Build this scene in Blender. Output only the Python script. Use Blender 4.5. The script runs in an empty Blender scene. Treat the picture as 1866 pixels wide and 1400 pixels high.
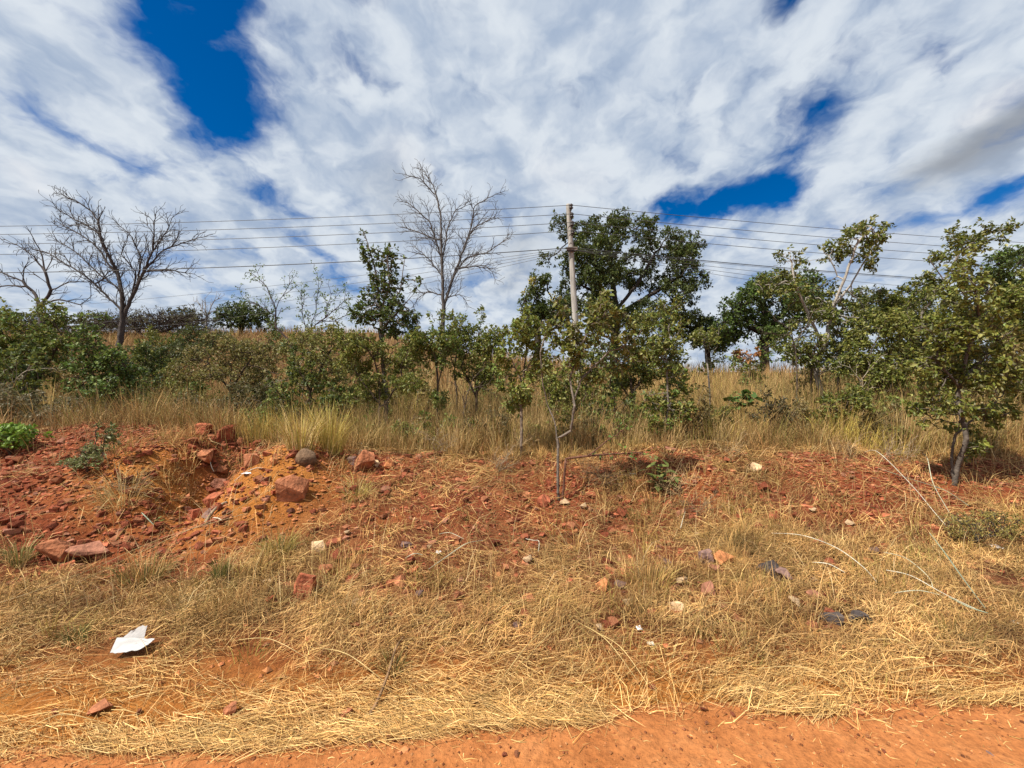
import bpy, bmesh, math, random
import numpy as np

# ------------------------------------------------------------------ camera, sky, sun, exposure
S = bpy.context.scene
F, CX, CY, CAMH = 729.0, 933.0, 700.0, 1.6          # focal length and centre of the photograph in pixels, eye height in m
cam_d = bpy.data.cameras.new('camera'); cam = bpy.data.objects.new('camera', cam_d)
S.collection.objects.link(cam)
cam.location = (0, 0, CAMH); cam.rotation_euler = (math.radians(90), 0, 0)
cam_d.sensor_width = 36; cam_d.lens = 36 * F / 1866; cam_d.clip_start = 0.05; cam_d.clip_end = 3000
S.camera = cam

SUN = np.array((-0.50, -0.30, 0.84)); SUN /= np.linalg.norm(SUN)
SUN_EL = math.asin(SUN[2]); SUN_AZ = math.atan2(SUN[0], SUN[1])
W = bpy.data.worlds.new('World'); S.world = W; W.use_nodes = True


def build_sky():
    nt = W.node_tree; N = nt.nodes; L = nt.links; N.clear()

    def n(t, **k):
        o = N.new(t)
        for a, b in k.items(): setattr(o, a, b)
        return o

    def val(sock, v):
        if hasattr(v, 'is_output') or isinstance(v, bpy.types.NodeSocket): L.new(v, sock)
        else: sock.default_value = v

    def math_(op, a, b=None, c=None, clamp=False):
        o = n('ShaderNodeMath', operation=op, use_clamp=clamp)
        val(o.inputs[0], a)
        if b is not None: val(o.inputs[1], b)
        if c is not None: val(o.inputs[2], c)
        return o.outputs[0]

    def smooth(x, a, b):
        o = n('ShaderNodeMapRange', interpolation_type='SMOOTHSTEP')
        val(o.inputs[0], x); o.inputs[1].default_value = a; o.inputs[2].default_value = b
        return o.outputs[0]

    def mix(f, a, b):
        o = n('ShaderNodeMix', data_type='RGBA'); val(o.inputs[0], f)
        val(o.inputs[6], a); val(o.inputs[7], b)
        return o.outputs[2]

    tc = n('ShaderNodeTexCoord'); sep = n('ShaderNodeSeparateXYZ'); L.new(tc.outputs['Generated'], sep.inputs[0])
    z = math_('ADD', math_('MAXIMUM', sep.outputs[2], 0.0), 0.35)
    # clouds lie on a level sheet overhead: direction -> point of the sheet
    px_ = math_('DIVIDE', sep.outputs[0], z); py_ = math_('DIVIDE', sep.outputs[1], z)
    comb = n('ShaderNodeCombineXYZ'); L.new(px_, comb.inputs[0]); L.new(py_, comb.inputs[1])
    P = comb.outputs[0]

    def noise(vec, scale, detail, rough, sx=1.0, sy=1.0, off=(0, 0, 0), rot=0.0, dist=0.0):
        m = n('ShaderNodeMapping'); L.new(vec, m.inputs[0])
        m.inputs['Scale'].default_value = (sx, sy, 1); m.inputs['Location'].default_value = off
        m.inputs['Rotation'].default_value = (0, 0, rot)
        t = n('ShaderNodeTexNoise'); L.new(m.outputs[0], t.inputs['Vector'])
        t.inputs['Scale'].default_value = scale; t.inputs['Detail'].default_value = detail
        t.inputs['Roughness'].default_value = rough; t.inputs['Distortion'].default_value = dist
        return t
    warp = noise(P, 5.5, 4, 0.6)
    wv = n('ShaderNodeVectorMath', operation='SUBTRACT'); L.new(warp.outputs['Color'], wv.inputs[0]); wv.inputs[1].default_value = (.5, .5, .5)
    ws = n('ShaderNodeVectorMath', operation='SCALE'); L.new(wv.outputs[0], ws.inputs[0]); ws.inputs[3].default_value = 0.13
    wa = n('ShaderNodeVectorMath', operation='ADD'); L.new(P, wa.inputs[0]); L.new(ws.outputs[0], wa.inputs[1])
    Pw = wa.outputs[0]

    def sheet(sx, sy):
        x, y, zz = (sx - CX) / F, 1.0, (CY - sy) / F
        l = math.sqrt(x * x + y * y + zz * zz); x, y, zz = x / l, y / l, zz / l
        return np.array((x / (zz + .35), y / (zz + .35), 0.0))

    def capsule(a, b, r, soft):
        A, B = sheet(*a), sheet(*b); d = B - A; dd = float(d @ d) + 1e-6
        s = n('ShaderNodeVectorMath', operation='SUBTRACT'); L.new(Pw, s.inputs[0]); s.inputs[1].default_value = A
        dt = n('ShaderNodeVectorMath', operation='DOT_PRODUCT'); L.new(s.outputs[0], dt.inputs[0]); dt.inputs[1].default_value = d / dd
        cl = math_('ADD', dt.outputs['Value'], 0.0, clamp=True)
        q = n('ShaderNodeVectorMath', operation='SCALE'); q.inputs[0].default_value = d; L.new(cl, q.inputs[3])
        e = n('ShaderNodeVectorMath', operation='SUBTRACT'); L.new(s.outputs[0], e.inputs[0]); L.new(q.outputs[0], e.inputs[1])
        ln = n('ShaderNodeVectorMath', operation='LENGTH'); L.new(e.outputs[0], ln.inputs[0])
        return math_('SUBTRACT', 1.0, smooth(ln.outputs['Value'], r - soft, r + soft))
    gap = None
    for a, b, r, soft, amt in GAPS:
        g = math_('MULTIPLY', capsule(a, b, r, soft), amt)
        gap = g if gap is None else math_('MAXIMUM', gap, g)
    big = noise(Pw, 1.5, 3, 0.55, 1.0, 0.8, (3.1, 1.2, 0), 0.12).outputs['Fac']
    mid = noise(Pw, 5.5, 7, 0.60, 1.1, 0.85, (0.4, 7.7, 0), 0.10).outputs['Fac']
    fine = noise(Pw, 17.0, 5, 0.62, 1.1, 0.85, (5.5, 2.0, 0), 0.10).outputs['Fac']
    puff = noise(Pw, 9.5, 4, 0.50, 1.1, 0.9, (1.7, 3.3, 0), 0.2, 0.4).outputs['Fac']
    dens = math_('ADD', math_('MULTIPLY', big, 0.40), math_('MULTIPLY', mid, 0.62))
    dens = math_('ADD', dens, math_('MULTIPLY', puff, 0.36)); dens = math_('ADD', dens, math_('MULTIPLY', fine, 0.14))
    dens = math_('SUBTRACT', dens, math_('MULTIPLY', gap, 0.39))
    alpha = smooth(dens, 0.40, 0.74)
    # the sheet is lit from above: thin parts let more light through, thick parts are greyer
    lump = noise(Pw, 4.5, 6, 0.54, 1.1, 0.9, (9.0, 4.0, 0), 0.05).outputs['Fac']
    tone = smooth(math_('ADD', math_('MULTIPLY', lump, 0.45), math_('ADD', math_('MULTIPLY', puff, 0.45), math_('MULTIPLY', fine, 0.1))), 0.37, 0.62)
    ccol = mix(tone, (4.5, 5.6, 7.4, 1), (8.5, 9.2, 10.0, 1))
    grey = None
    for a, b, r, soft, amt in GREYS:
        g = math_('MULTIPLY', capsule(a, b, r, soft), amt)
        grey = g if grey is None else math_('MAXIMUM', grey, g)
    ccol = mix(grey, ccol, (3.6, 3.9, 4.4, 1))
    white = None
    for a, b, r, soft, amt in WHITES:
        g = math_('MULTIPLY', capsule(a, b, r, soft), amt)
        white = g if white is None else math_('MAXIMUM', white, g)
    ccol = mix(white, ccol, (10.4, 10.5, 10.7, 1))
    alpha = math_('MAXIMUM', alpha, math_('MULTIPLY', math_('MAXIMUM', grey, white), 0.95))
    sky = n('ShaderNodeTexSky'); sky.sky_type = 'NISHITA'; sky.sun_disc = False
    sky.sun_elevation = SUN_EL; sky.sun_rotation = SUN_AZ
    sky.air_density = 1.0; sky.dust_density = 0.2; sky.ozone_density = 3.0; sky.altitude = 1400
    hs = n('ShaderNodeHueSaturation'); L.new(sky.outputs[0], hs.inputs['Color'])
    hs.inputs['Saturation'].default_value = 1.45; hs.inputs['Value'].default_value = 1.3; hs.inputs['Hue'].default_value = 0.507
    col = mix(alpha, hs.outputs[0], ccol)
    bg = n('ShaderNodeBackground'); L.new(col, bg.inputs[0]); bg.inputs[1].default_value = 0.055
    out = n('ShaderNodeOutputWorld'); L.new(bg.outputs[0], out.inputs[0])


# blue gaps, grey bases and bright heads of the cloud sheet (as seen in the photograph, turned into points of the sheet)
GAPS = [((330, -60), (345, 90), .085, .07, 1.0), ((370, 110), (400, 190), .09, .08, 1.0), ((355, 225), (400, 250), .035, .06, .8), ((290, 130), (330, 150), .03, .05, .6),
        ((470, 350), (560, 385), .035, .07, .75), ((500, 400), (650, 530), .035, .08, .85), ((1215, 385), (1430, 350), .05, .08, 1.0),
        ((1430, 330), (1500, 200), .025, .07, .8), ((1385, -20), (1395, 25), .025, .05, 1.0), ((1700, 95), (1715, 120), .015, .05, .9),
        ((1680, 400), (1866, 340), .035, .08, .9), ((670, -10), (690, 10), .012, .035, .9), ((40, 210), (250, 300), .03, .10, .5),
        ((1540, 430), (1700, 400), .03, .08, .7), ((120, 30), (200, 70), .012, .06, .5), ((640, 120), (700, 180), .012, .05, .55), ((330, 470), (420, 540), .03, .1, .6),
        ((1020, 175), (1040, 195), .008, .03, .7), ((450, 210), (520, 280), .012, .06, .6), ((1230, 300), (1300, 330), .012, .06, .5), ((200, 330), (300, 380), .012, .06, .5)]
GREYS = [((1740, 300), (1900, 195), .06, .06, .9), ((720, 330), (760, 420), .06, .12, .35), ((930, 520), (960, 440), .05, .1, .4)]
WHITES = [((1785, 205), (1850, 160), .02, .04, .8), ((40, 300), (55, 345), .02, .04, .7), ((1560, 415), (1600, 440), .05, .08, .5), ((1000, 300), (1060, 330), .03, .08, .5), ((720, 270), (760, 290), .03, .06, .5)]
build_sky()

sun_d = bpy.data.lights.new('sun', 'SUN'); sun_d.energy = 5.0; sun_d.angle = math.radians(0.5); sun_d.color = (1.0, 0.94, 0.84)
sun = bpy.data.objects.new('sun', sun_d); S.collection.objects.link(sun); sun.location = (0, 0, 30)
from mathutils import Vector
sun.rotation_euler = Vector(SUN).to_track_quat('Z', 'Y').to_euler()
vs = S.view_settings; vs.view_transform = 'Standard'; vs.look = 'None'; vs.gamma = 1.0; vs.exposure = 0.62; vs.use_curve_mapping = False
S.cycles.max_bounces = 5; S.cycles.diffuse_bounces = 2; S.cycles.glossy_bounces = 2; S.cycles.transmission_bounces = 3; S.cycles.transparent_max_bounces = 4

# ------------------------------------------------------------------ helpers
COL = S.collection
rng = np.random.default_rng(11)


def obj(name, me, parent=None, loc=None):
    o = bpy.data.objects.new(name, me); COL.objects.link(o)
    if parent is not None: o.parent = parent
    if loc is not None: o.location = loc
    return o


def tag(o, label, cat, group=None):
    o['label'] = label; o['category'] = cat
    if group: o['group'] = group
    return o


def thing(name, label, cat, loc, group=None):
    return tag(obj(name, None, None, loc), label, cat, group)


def mk(name, V, polys, mat=None, tint=None, smooth=False):
    """mesh from vertices and a list of (M,k) index arrays"""
    me = bpy.data.meshes.new(name); V = np.asarray(V, np.float32)
    polys = [np.asarray(p, np.int32) for p in polys if len(p)]
    me.vertices.add(len(V)); me.vertices.foreach_set('co', V.ravel())
    loops = np.concatenate([p.ravel() for p in polys]); sizes = np.concatenate([np.full(len(p), p.shape[1], np.int32) for p in polys])
    starts = np.concatenate(([0], np.cumsum(sizes)[:-1])).astype(np.int32)
    me.loops.add(len(loops)); me.loops.foreach_set('vertex_index', loops)
    me.polygons.add(len(sizes)); me.polygons.foreach_set('loop_start', starts)
    try: me.polygons.foreach_set('loop_total', sizes)
    except Exception: pass
    me.polygons.foreach_set('use_smooth', np.full(len(sizes), smooth))
    if tint is not None:
        a = me.attributes.new('tint', 'FLOAT_COLOR', 'POINT'); c = np.ones((len(V), 4), np.float32); c[:, :3] = tint
        a.data.foreach_set('color', c.ravel())
    if mat: me.materials.append(mat)
    me.update(calc_edges=True)
    return me


def hash2(ix, iy, s):
    h = (ix.astype(np.int64) * 374761393 + iy.astype(np.int64) * 668265263 + s * 974634777) & 0xffffffff
    h = ((h ^ (h >> 13)) * 1274126177) & 0xffffffff
    return ((h ^ (h >> 16)) & 0xffff) / 65535.0


def vnoise(x, y, s=0):
    ix = np.floor(x); iy = np.floor(y); fx = x - ix; fy = y - iy
    fx = fx * fx * (3 - 2 * fx); fy = fy * fy * (3 - 2 * fy)
    a = hash2(ix, iy, s); b = hash2(ix + 1, iy, s); c = hash2(ix, iy + 1, s); d = hash2(ix + 1, iy + 1, s)
    return (a + (b - a) * fx) * (1 - fy) + (c + (d - c) * fx) * fy


def fbm(x, y, o=4, s=0):
    v = 0; a = .5; t = 0
    for i in range(o):
        v = v + a * vnoise(x, y, s + i); t += a; a *= .5; x = x * 2.03 + 7.1; y = y * 2.03 + 3.7
    return v / t - .5


def sstep(a, b, x):
    t = np.clip((x - a) / (b - a), 0, 1); return t * t * (3 - 2 * t)


# ------------------------------------------------------------------ the ground
def crest(X):
    return np.interp(X, [-14, -7, -5.5, -4.2, -3.3, -2.6, -1.6, 0, 2, 4.2, 5.5, 7.5, 14], [.8, .93, 1.0, .98, .66, .74, .64, .60, .66, .70, .58, .66, .7])


def H(X, Y):
    X = np.asarray(X, float); Y = np.asarray(Y, float)
    toe = np.interp(X, [-6, -3.6, -1.8, 0, 3, 6], [2.9, 3.0, 3.5, 3.7, 3.8, 3.7]) + .5 * fbm(X * .7, Y * .0 + 3, 2, 5)
    cy = np.interp(X, [-8, -4, 0, 8], [6.0, 5.7, 5.7, 5.8]) + .5 * fbm(X * .5, X * 0 + 1, 2, 8)
    zc = crest(X)
    verge = .045 * np.clip(Y - 1.9, 0, 3)
    plat = .42
    s = np.clip((Y - toe) / (cy - toe), 0, 1)
    prof = .55 * s * s * (3 - 2 * s) + .45 * s ** .9
    front = verge + (zc - verge) * prof
    z = np.where(Y < cy, front, zc + (plat - zc) * sstep(cy, cy + 1.6, Y))
    slope = np.interp(X, [-15, -5, 8], [.20, .16, .125]); yr = np.interp(X, [-16, 6], [46, 26])
    t = Y - 10.5
    rise = slope * (np.sqrt(t * t + 6) + t) * .5
    over = np.clip(Y - yr, 0, None)
    rise = rise - slope * over - np.minimum(.16 * over, 9)
    z = z + np.where(Y > 7, rise, 0) * sstep(7, 10, Y)
    far = np.clip(1 - np.abs(X) / 250, 0, 1)
    bank = sstep(toe - .4, toe + .6, Y)
    n = .22 * fbm(X * .8, Y * .8, 3, 21) + .10 * fbm(X * 2.6, Y * 2.6, 3, 31) + .085 * fbm(X * 7, Y * 7, 3, 41) - .16 * np.clip(.12 - np.abs(fbm(X * 1.4 + .3 * Y, Y * .45, 2, 45)), 0, 1)
    z = z + n * (bank * .9 + .10 * sstep(1.9, 2.6, Y)) * far
    # orange heap, gully to its left, hollow under the sapling
    z = z + .26 * np.exp(-(((X + 2.75) / .55) ** 2 + ((Y - 4.75) / .75) ** 2))
    z = z - .40 * np.exp(-(((X + 3.55 - (Y - 4.6) * -.3) / .30) ** 2 + ((Y - 4.75) / .8) ** 2))
    z = z + .15 * np.exp(-(((X + 4.3) / .5) ** 2 + ((Y - 4.7) / .5) ** 2))
    z = z + .012 * fbm(X * 3, Y * 3, 3, 51) * (1 - bank)
    return z


def hit(sx, sy, lo=1.2, hi=60):
    """where the line of sight through a photo pixel meets the ground"""
    d = np.concatenate((np.arange(lo, 12, .01), np.arange(12, hi, .1)))
    X = (sx - CX) / F * d; Z = CAMH - (sy - CY) / F * d
    b = np.nonzero(Z <= H(X, d))[0]
    i = b[0] if len(b) else len(d) - 1
    return np.array((X[i], d[i], float(H(X[i], d[i]))))


def at(sx, sy, d): return np.array(((sx - CX) / F * d, d, CAMH - (sy - CY) / F * d))


def nodes_of(mat):
    mat.use_nodes = True; nt = mat.node_tree; nt.nodes.clear(); return nt, nt.nodes, nt.links


def P_bsdf(N, rough=.9, spec=.3):
    b = N.new('ShaderNodeBsdfPrincipled'); b.inputs['Roughness'].default_value = rough; b.inputs['Specular IOR Level'].default_value = spec
    return b


def soil_material(name, road=False):
    m = bpy.data.materials.new(name); nt, N, L = nodes_of(m)
    tc = N.new('ShaderNodeTexCoord')

    def noise(s, d, r=.6):
        t = N.new('ShaderNodeTexNoise'); t.inputs['Scale'].default_value = s; t.inputs['Detail'].default_value = d; t.inputs['Roughness'].default_value = r
        L.new(tc.outputs['Object'], t.inputs['Vector']); return t.outputs['Fac']

    def ramp(f, stops):
        r = N.new('ShaderNodeValToRGB'); e = r.color_ramp.elements
        while len(e) < len(stops): e.new(.5)
        for k, (p, c) in enumerate(stops): e[k].position = p; e[k].color = (*c, 1)
        L.new(f, r.inputs[0]); return r.outputs[0]

    def mix(f, a, b, t='MIX'):
        o = N.new('ShaderNodeMix'); o.data_type = 'RGBA'; o.blend_type = t
        if isinstance(f, float): o.inputs[0].default_value = f
        else: L.new(f, o.inputs[0])
        L.new(a, o.inputs[6]); L.new(b, o.inputs[7]); return o.outputs[2]
    fine = noise(38, 6, .7); med = noise(4.5, 5); big = noise(.7, 3)
    if road:
        c = ramp(med, [(.3, (.31, .105, .030)), (.55, (.40, .150, .048)), (.75, (.47, .195, .072))])
    else:
        at_ = N.new('ShaderNodeAttribute'); at_.attribute_name = 'tint'
        sp = N.new('ShaderNodeSeparateColor'); L.new(at_.outputs['Color'], sp.inputs[0])
        red = ramp(med, [(.3, (.11, .021, .010)), (.5, (.19, .042, .016)), (.75, (.27, .080, .030))])
        orange = ramp(med, [(.3, (.31, .105, .020)), (.7, (.44, .18, .04))])
        litter = ramp(med, [(.3, (.075, .036, .016)), (.6, (.14, .070, .030)), (.8, (.22, .115, .05))])  # dry litter brown, darkened further to paint deep shade under the grass
        c = mix(sp.outputs[0], red, orange); c = mix(sp.outputs[1], c, litter)
    g = ramp(fine, [(.28, (.45, .42, .40)), (.5, (.95, .95, .95)), (.72, (1.3, 1.28, 1.22))])
    c = mix(.75, c, g, 'MULTIPLY')
    b = P_bsdf(N, .95, .15); L.new(c, b.inputs['Base Color'])
    bp = N.new('ShaderNodeBump'); bp.inputs['Strength'].default_value = .9; bp.inputs['Distance'].default_value = .012 if road else .03
    L.new(fine, bp.inputs['Height'])
    bp2 = N.new('ShaderNodeBump'); bp2.inputs['Strength'].default_value = .5; bp2.inputs['Distance'].default_value = .05
    L.new(noise(9, 4), bp2.inputs['Height']); L.new(bp.outputs[0], bp2.inputs['Normal'])
    L.new(bp2.outputs[0], b.inputs['Normal'])
    o = N.new('ShaderNodeOutputMaterial'); L.new(b.outputs[0], o.inputs[0])
    return m


def tint_material(name, rough=.6, spec=.3, trans=0.0, vary=.25, vscale=30, bump=0.0, bscale=60, lines=False):
    m = bpy.data.materials.new(name); nt, N, L = nodes_of(m)
    at_ = N.new('ShaderNodeAttribute'); at_.attribute_name = 'tint'; c = at_.outputs['Color']
    tc = N.new('ShaderNodeTexCoord'); mp = N.new('ShaderNodeMapping'); L.new(tc.outputs['Object'], mp.inputs[0])
    if lines: mp.inputs['Scale'].default_value = (1, 1, .12)
    t = N.new('ShaderNodeTexNoise'); t.inputs['Scale'].default_value = vscale; t.inputs['Detail'].default_value = 5; L.new(mp.outputs[0], t.inputs['Vector'])
    if vary:
        r = N.new('ShaderNodeMapRange'); r.inputs[1].default_value = .3; r.inputs[2].default_value = .7
        r.inputs[3].default_value = 1 - vary; r.inputs[4].default_value = 1 + vary; L.new(t.outputs['Fac'], r.inputs[0])
        v = N.new('ShaderNodeVectorMath'); v.operation = 'SCALE'; L.new(c, v.inputs[0]); L.new(r.outputs[0], v.inputs[3]); c = v.outputs[0]
    b = P_bsdf(N, rough, spec); L.new(c, b.inputs['Base Color']); sh = b.outputs[0]
    if bump:
        t2 = N.new('ShaderNodeTexNoise'); t2.inputs['Scale'].default_value = bscale; t2.inputs['Detail'].default_value = 5; L.new(mp.outputs[0], t2.inputs['Vector'])
        bp = N.new('ShaderNodeBump'); bp.inputs['Strength'].default_value = .8; bp.inputs['Distance'].default_value = bump
        L.new(t2.outputs['Fac'], bp.inputs['Height']); L.new(bp.outputs[0], b.inputs['Normal'])
    if trans:
        tr = N.new('ShaderNodeBsdfTranslucent'); L.new(c, tr.inputs[0]); mx = N.new('ShaderNodeMixShader'); mx.inputs[0].default_value = trans
        L.new(sh, mx.inputs[1]); L.new(tr.outputs[0], mx.inputs[2]); sh = mx.outputs[0]
    o = N.new('ShaderNodeOutputMaterial'); L.new(sh, o.inputs[0])
    return m


M_SOIL = soil_material('red_soil'); M_ROAD = soil_material('road_dirt', True)
M_ROCK = tint_material('rock', .95, .15, 0, .45, 16, .018, 38)
M_BARK = tint_material('bark', .9, .2, 0, .35, 25, .01, 50)
M_LEAF = tint_material('leaf', .52, .32, .30, .12, 8)
M_GRASS = tint_material('dry_grass', .65, .2, .14, .15, 4)
M_FIBRE = tint_material('fibre', .5, .4, .1, .15, 20)
M_WIRE = tint_material('wire_metal', .5, .5, 0, 0)
M_POLE = tint_material('weathered_wood', .85, .2, 0, .35, 18, .006, 60, lines=True)
M_PAPER = tint_material('paper', .85, .1, .12, .14, 14)


def axis(parts):
    a = [np.array([parts[0][0]])]
    for s, e, n, k in parts:
        t = np.linspace(0, 1, n + 1)[1:]; a.append(s + (e - s) * t ** k if k > 0 else e - (e - s) * (1 - t) ** (-k))
    return np.concatenate(a)


xs = axis([(-400, -40, 14, -2.2), (-40, -10, 60, 1), (-10, 10, 310, 1), (10, 40, 60, 1), (40, 400, 14, 2.2)])
ys = axis([(-400, -8, 10, -2.2), (-8, 1.4, 24, 1), (1.4, 7.6, 120, 1), (7.6, 52, 130, 1.25), (52, 420, 16, 2)])
GX, GY = np.meshgrid(xs, ys); GZ = H(GX, GY)
nx, ny = len(xs), len(ys)
idx = np.arange(nx * ny).reshape(ny, nx)
quads = np.stack((idx[:-1, :-1], idx[:-1, 1:], idx[1:, 1:], idx[1:, :-1]), -1).reshape(-1, 4)
vx, vy = GX.ravel(), GY.ravel()


def orange_w(X, Y):
    w = np.exp(-(((X + 2.75) / .75) ** 2 + ((Y - 4.5) / .9) ** 2)) * 1.3 + .9 * np.exp(-(((X + 4.1) / .7) ** 2 + ((Y - 4.5) / .5) ** 2))
    w = w + .8 * (1 - sstep(1.9, 2.7, Y)) + .15 * sstep(3.4, 2.8, Y)
    return np.clip(w + .5 * fbm(X * 1.5, Y * 1.5, 3, 61), 0, 1)


def bare_w(X, Y):
    """1 on bare red spoil, 0 where grass covers the soil"""
    def e(cx, cy, rx, ry): return np.exp(-(((X - cx) / rx) ** 2 + ((Y - cy) / ry) ** 2))
    w = .42 * sstep(3.7, 4.3, Y) * sstep(6.0, 5.4, Y) * sstep(-2.4, -1.2, X) + .28 * sstep(2.7, 2.2, Y) + 1.5 * e(-5.6, 5.0, 2.2, .95) + 1.2 * e(-2.8, 4.6, .75, .9) + 1.1 * e(-4.2, 4.3, 1.2, .6) + .8 * e(-1.7, 5.2, .7, .5) + .7 * e(.3, 4.7, .8, .45) + .7 * e(.1, 3.95, .6, .25)
    w = w + .9 * e(-3.9, 3.6, .9, .45) + .7 * e(-2.6, 3.7, .6, .4) + .5 * e(-.6, 3.6, .5, .3) + .45 * e(1.4, 3.7, .6, .3) + .8 * e(-6.5, 5.4, 2.2, .7) + .75 * e(2.1, 4.9, .7, .6) + 1.1 * e(4.1, 4.9, .8, .55) + .6 * e(5.6, 5.0, 1.0, .45) + .45 * e(7, 5.2, 1.2, .5) + .5 * e(-.9, 4.2, .6, .3) + .6 * e(-7.5, 5.2, 1.5, .7)
    return np.clip(w + 1.1 * fbm(X * 1.5, Y * 1.5, 4, 71), 0, 1)


lit = np.clip((1 - bare_w(vx, vy)) * sstep(1.95, 2.7, vy) * .70 + sstep(6.0, 7.0, vy), 0, 1)  # weight of the litter brown and the shade painted into it
lit = lit * (1 - .55 * np.clip(fbm(vx * .12, vy * .12, 3, 81) * 3, 0, 1))
tint = np.stack((orange_w(vx, vy), lit, 0 * vx), 1)
g = obj('ground', mk('ground', np.stack((vx, vy, GZ.ravel()), 1), [quads], M_SOIL, tint, True)); g['kind'] = 'structure'


def road_edge(X): return 1.86 + .075 * X + .12 * fbm(X * 1.1, X * 0, 3, 91)


rx = axis([(-300, -8, 20, -2), (-8, 8, 160, 1), (8, 300, 20, 2)])
rt = np.concatenate((np.linspace(0, 1, 70) ** 1.5,))
RX, RT = np.meshgrid(rx, rt)
RY = road_edge(RX) + .06 - RT * 7.2
RZ = np.maximum(H(RX, RY) + .004 + .018 * sstep(0, .02, RT) + .016 * fbm(RX * 2.2, RY * 2.2, 3, 93) + .008 * fbm(RX * 9, RY * 9, 2, 94), H(RX, RY) + .004)
RZ[0] = H(RX[0], RY[0]) - .02
ri = np.arange(RX.size).reshape(RX.shape)
rq = np.stack((ri[:-1, :-1], ri[1:, :-1], ri[1:, 1:], ri[:-1, 1:]), -1).reshape(-1, 4)
r_ = obj('dirt_road', mk('dirt_road', np.stack((RX.ravel(), RY.ravel(), RZ.ravel()), 1), [rq], M_ROAD, None, True)); r_['kind'] = 'structure'


def top(X, Y):
    """height of what one would step on: ground or road"""
    z = H(X, Y); e = road_edge(X)
    return np.where(Y < e, z + .02 + .016 * fbm(X * 2.2, Y * 2.2, 3, 93), z)


# ------------------------------------------------------------------ rocks
def rock_mesh(name, dims, col, seed, round_=0.0, slab=False):
    r = np.random.default_rng(seed); bm = bmesh.new()
    n = 15 if not round_ else 34
    for i in range(n):
        p = r.normal(size=3); p /= np.linalg.norm(p)
        if round_: p = p * r.uniform(.80, 1.0) * np.array((1, .9, 1 - .18 * (p[0] > .3)))
        if not round_:
            k = np.max(np.abs(p)); p = p / k * (.82 + .18 * r.random())           # blocky
        bm.verts.new(p * np.array(dims) / 2)
    res = bmesh.ops.convex_hull(bm, input=bm.verts)
    bmesh.ops.delete(bm, geom=[v for v in bm.verts if not v.link_faces], context='VERTS')
    bmesh.ops.dissolve_limit(bm, angle_limit=math.radians(14), verts=bm.verts, edges=bm.edges)
    m = min(dims)
    if not round_:
        bmesh.ops.triangulate(bm, faces=bm.faces[:]); bmesh.ops.subdivide_edges(bm, edges=[e for e in bm.edges if e.calc_length() > m * .35], cuts=1)
        for v in bm.verts: v.co += Vector(r.normal(0, m * .030, 3))
    bmesh.ops.bevel(bm, geom=bm.edges[:], offset=m * (.03 if not round_ else .16), segments=1 if not round_ else 2, affect='EDGES', clamp_overlap=True)
    me = bpy.data.meshes.new(name); bm.to_mesh(me); bm.free()
    a = me.attributes.new('tint', 'FLOAT_COLOR', 'POINT')
    c = np.ones((len(me.vertices), 4), np.float32); c[:, :3] = np.array(col) * (1 + .22 * (r.random((len(me.vertices), 1)) - .5))
    a.data.foreach_set('color', c.ravel()); me.materials.append(M_ROCK)
    if round_: me.polygons.foreach_set('use_smooth', np.full(len(me.polygons), True))
    return me


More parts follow.
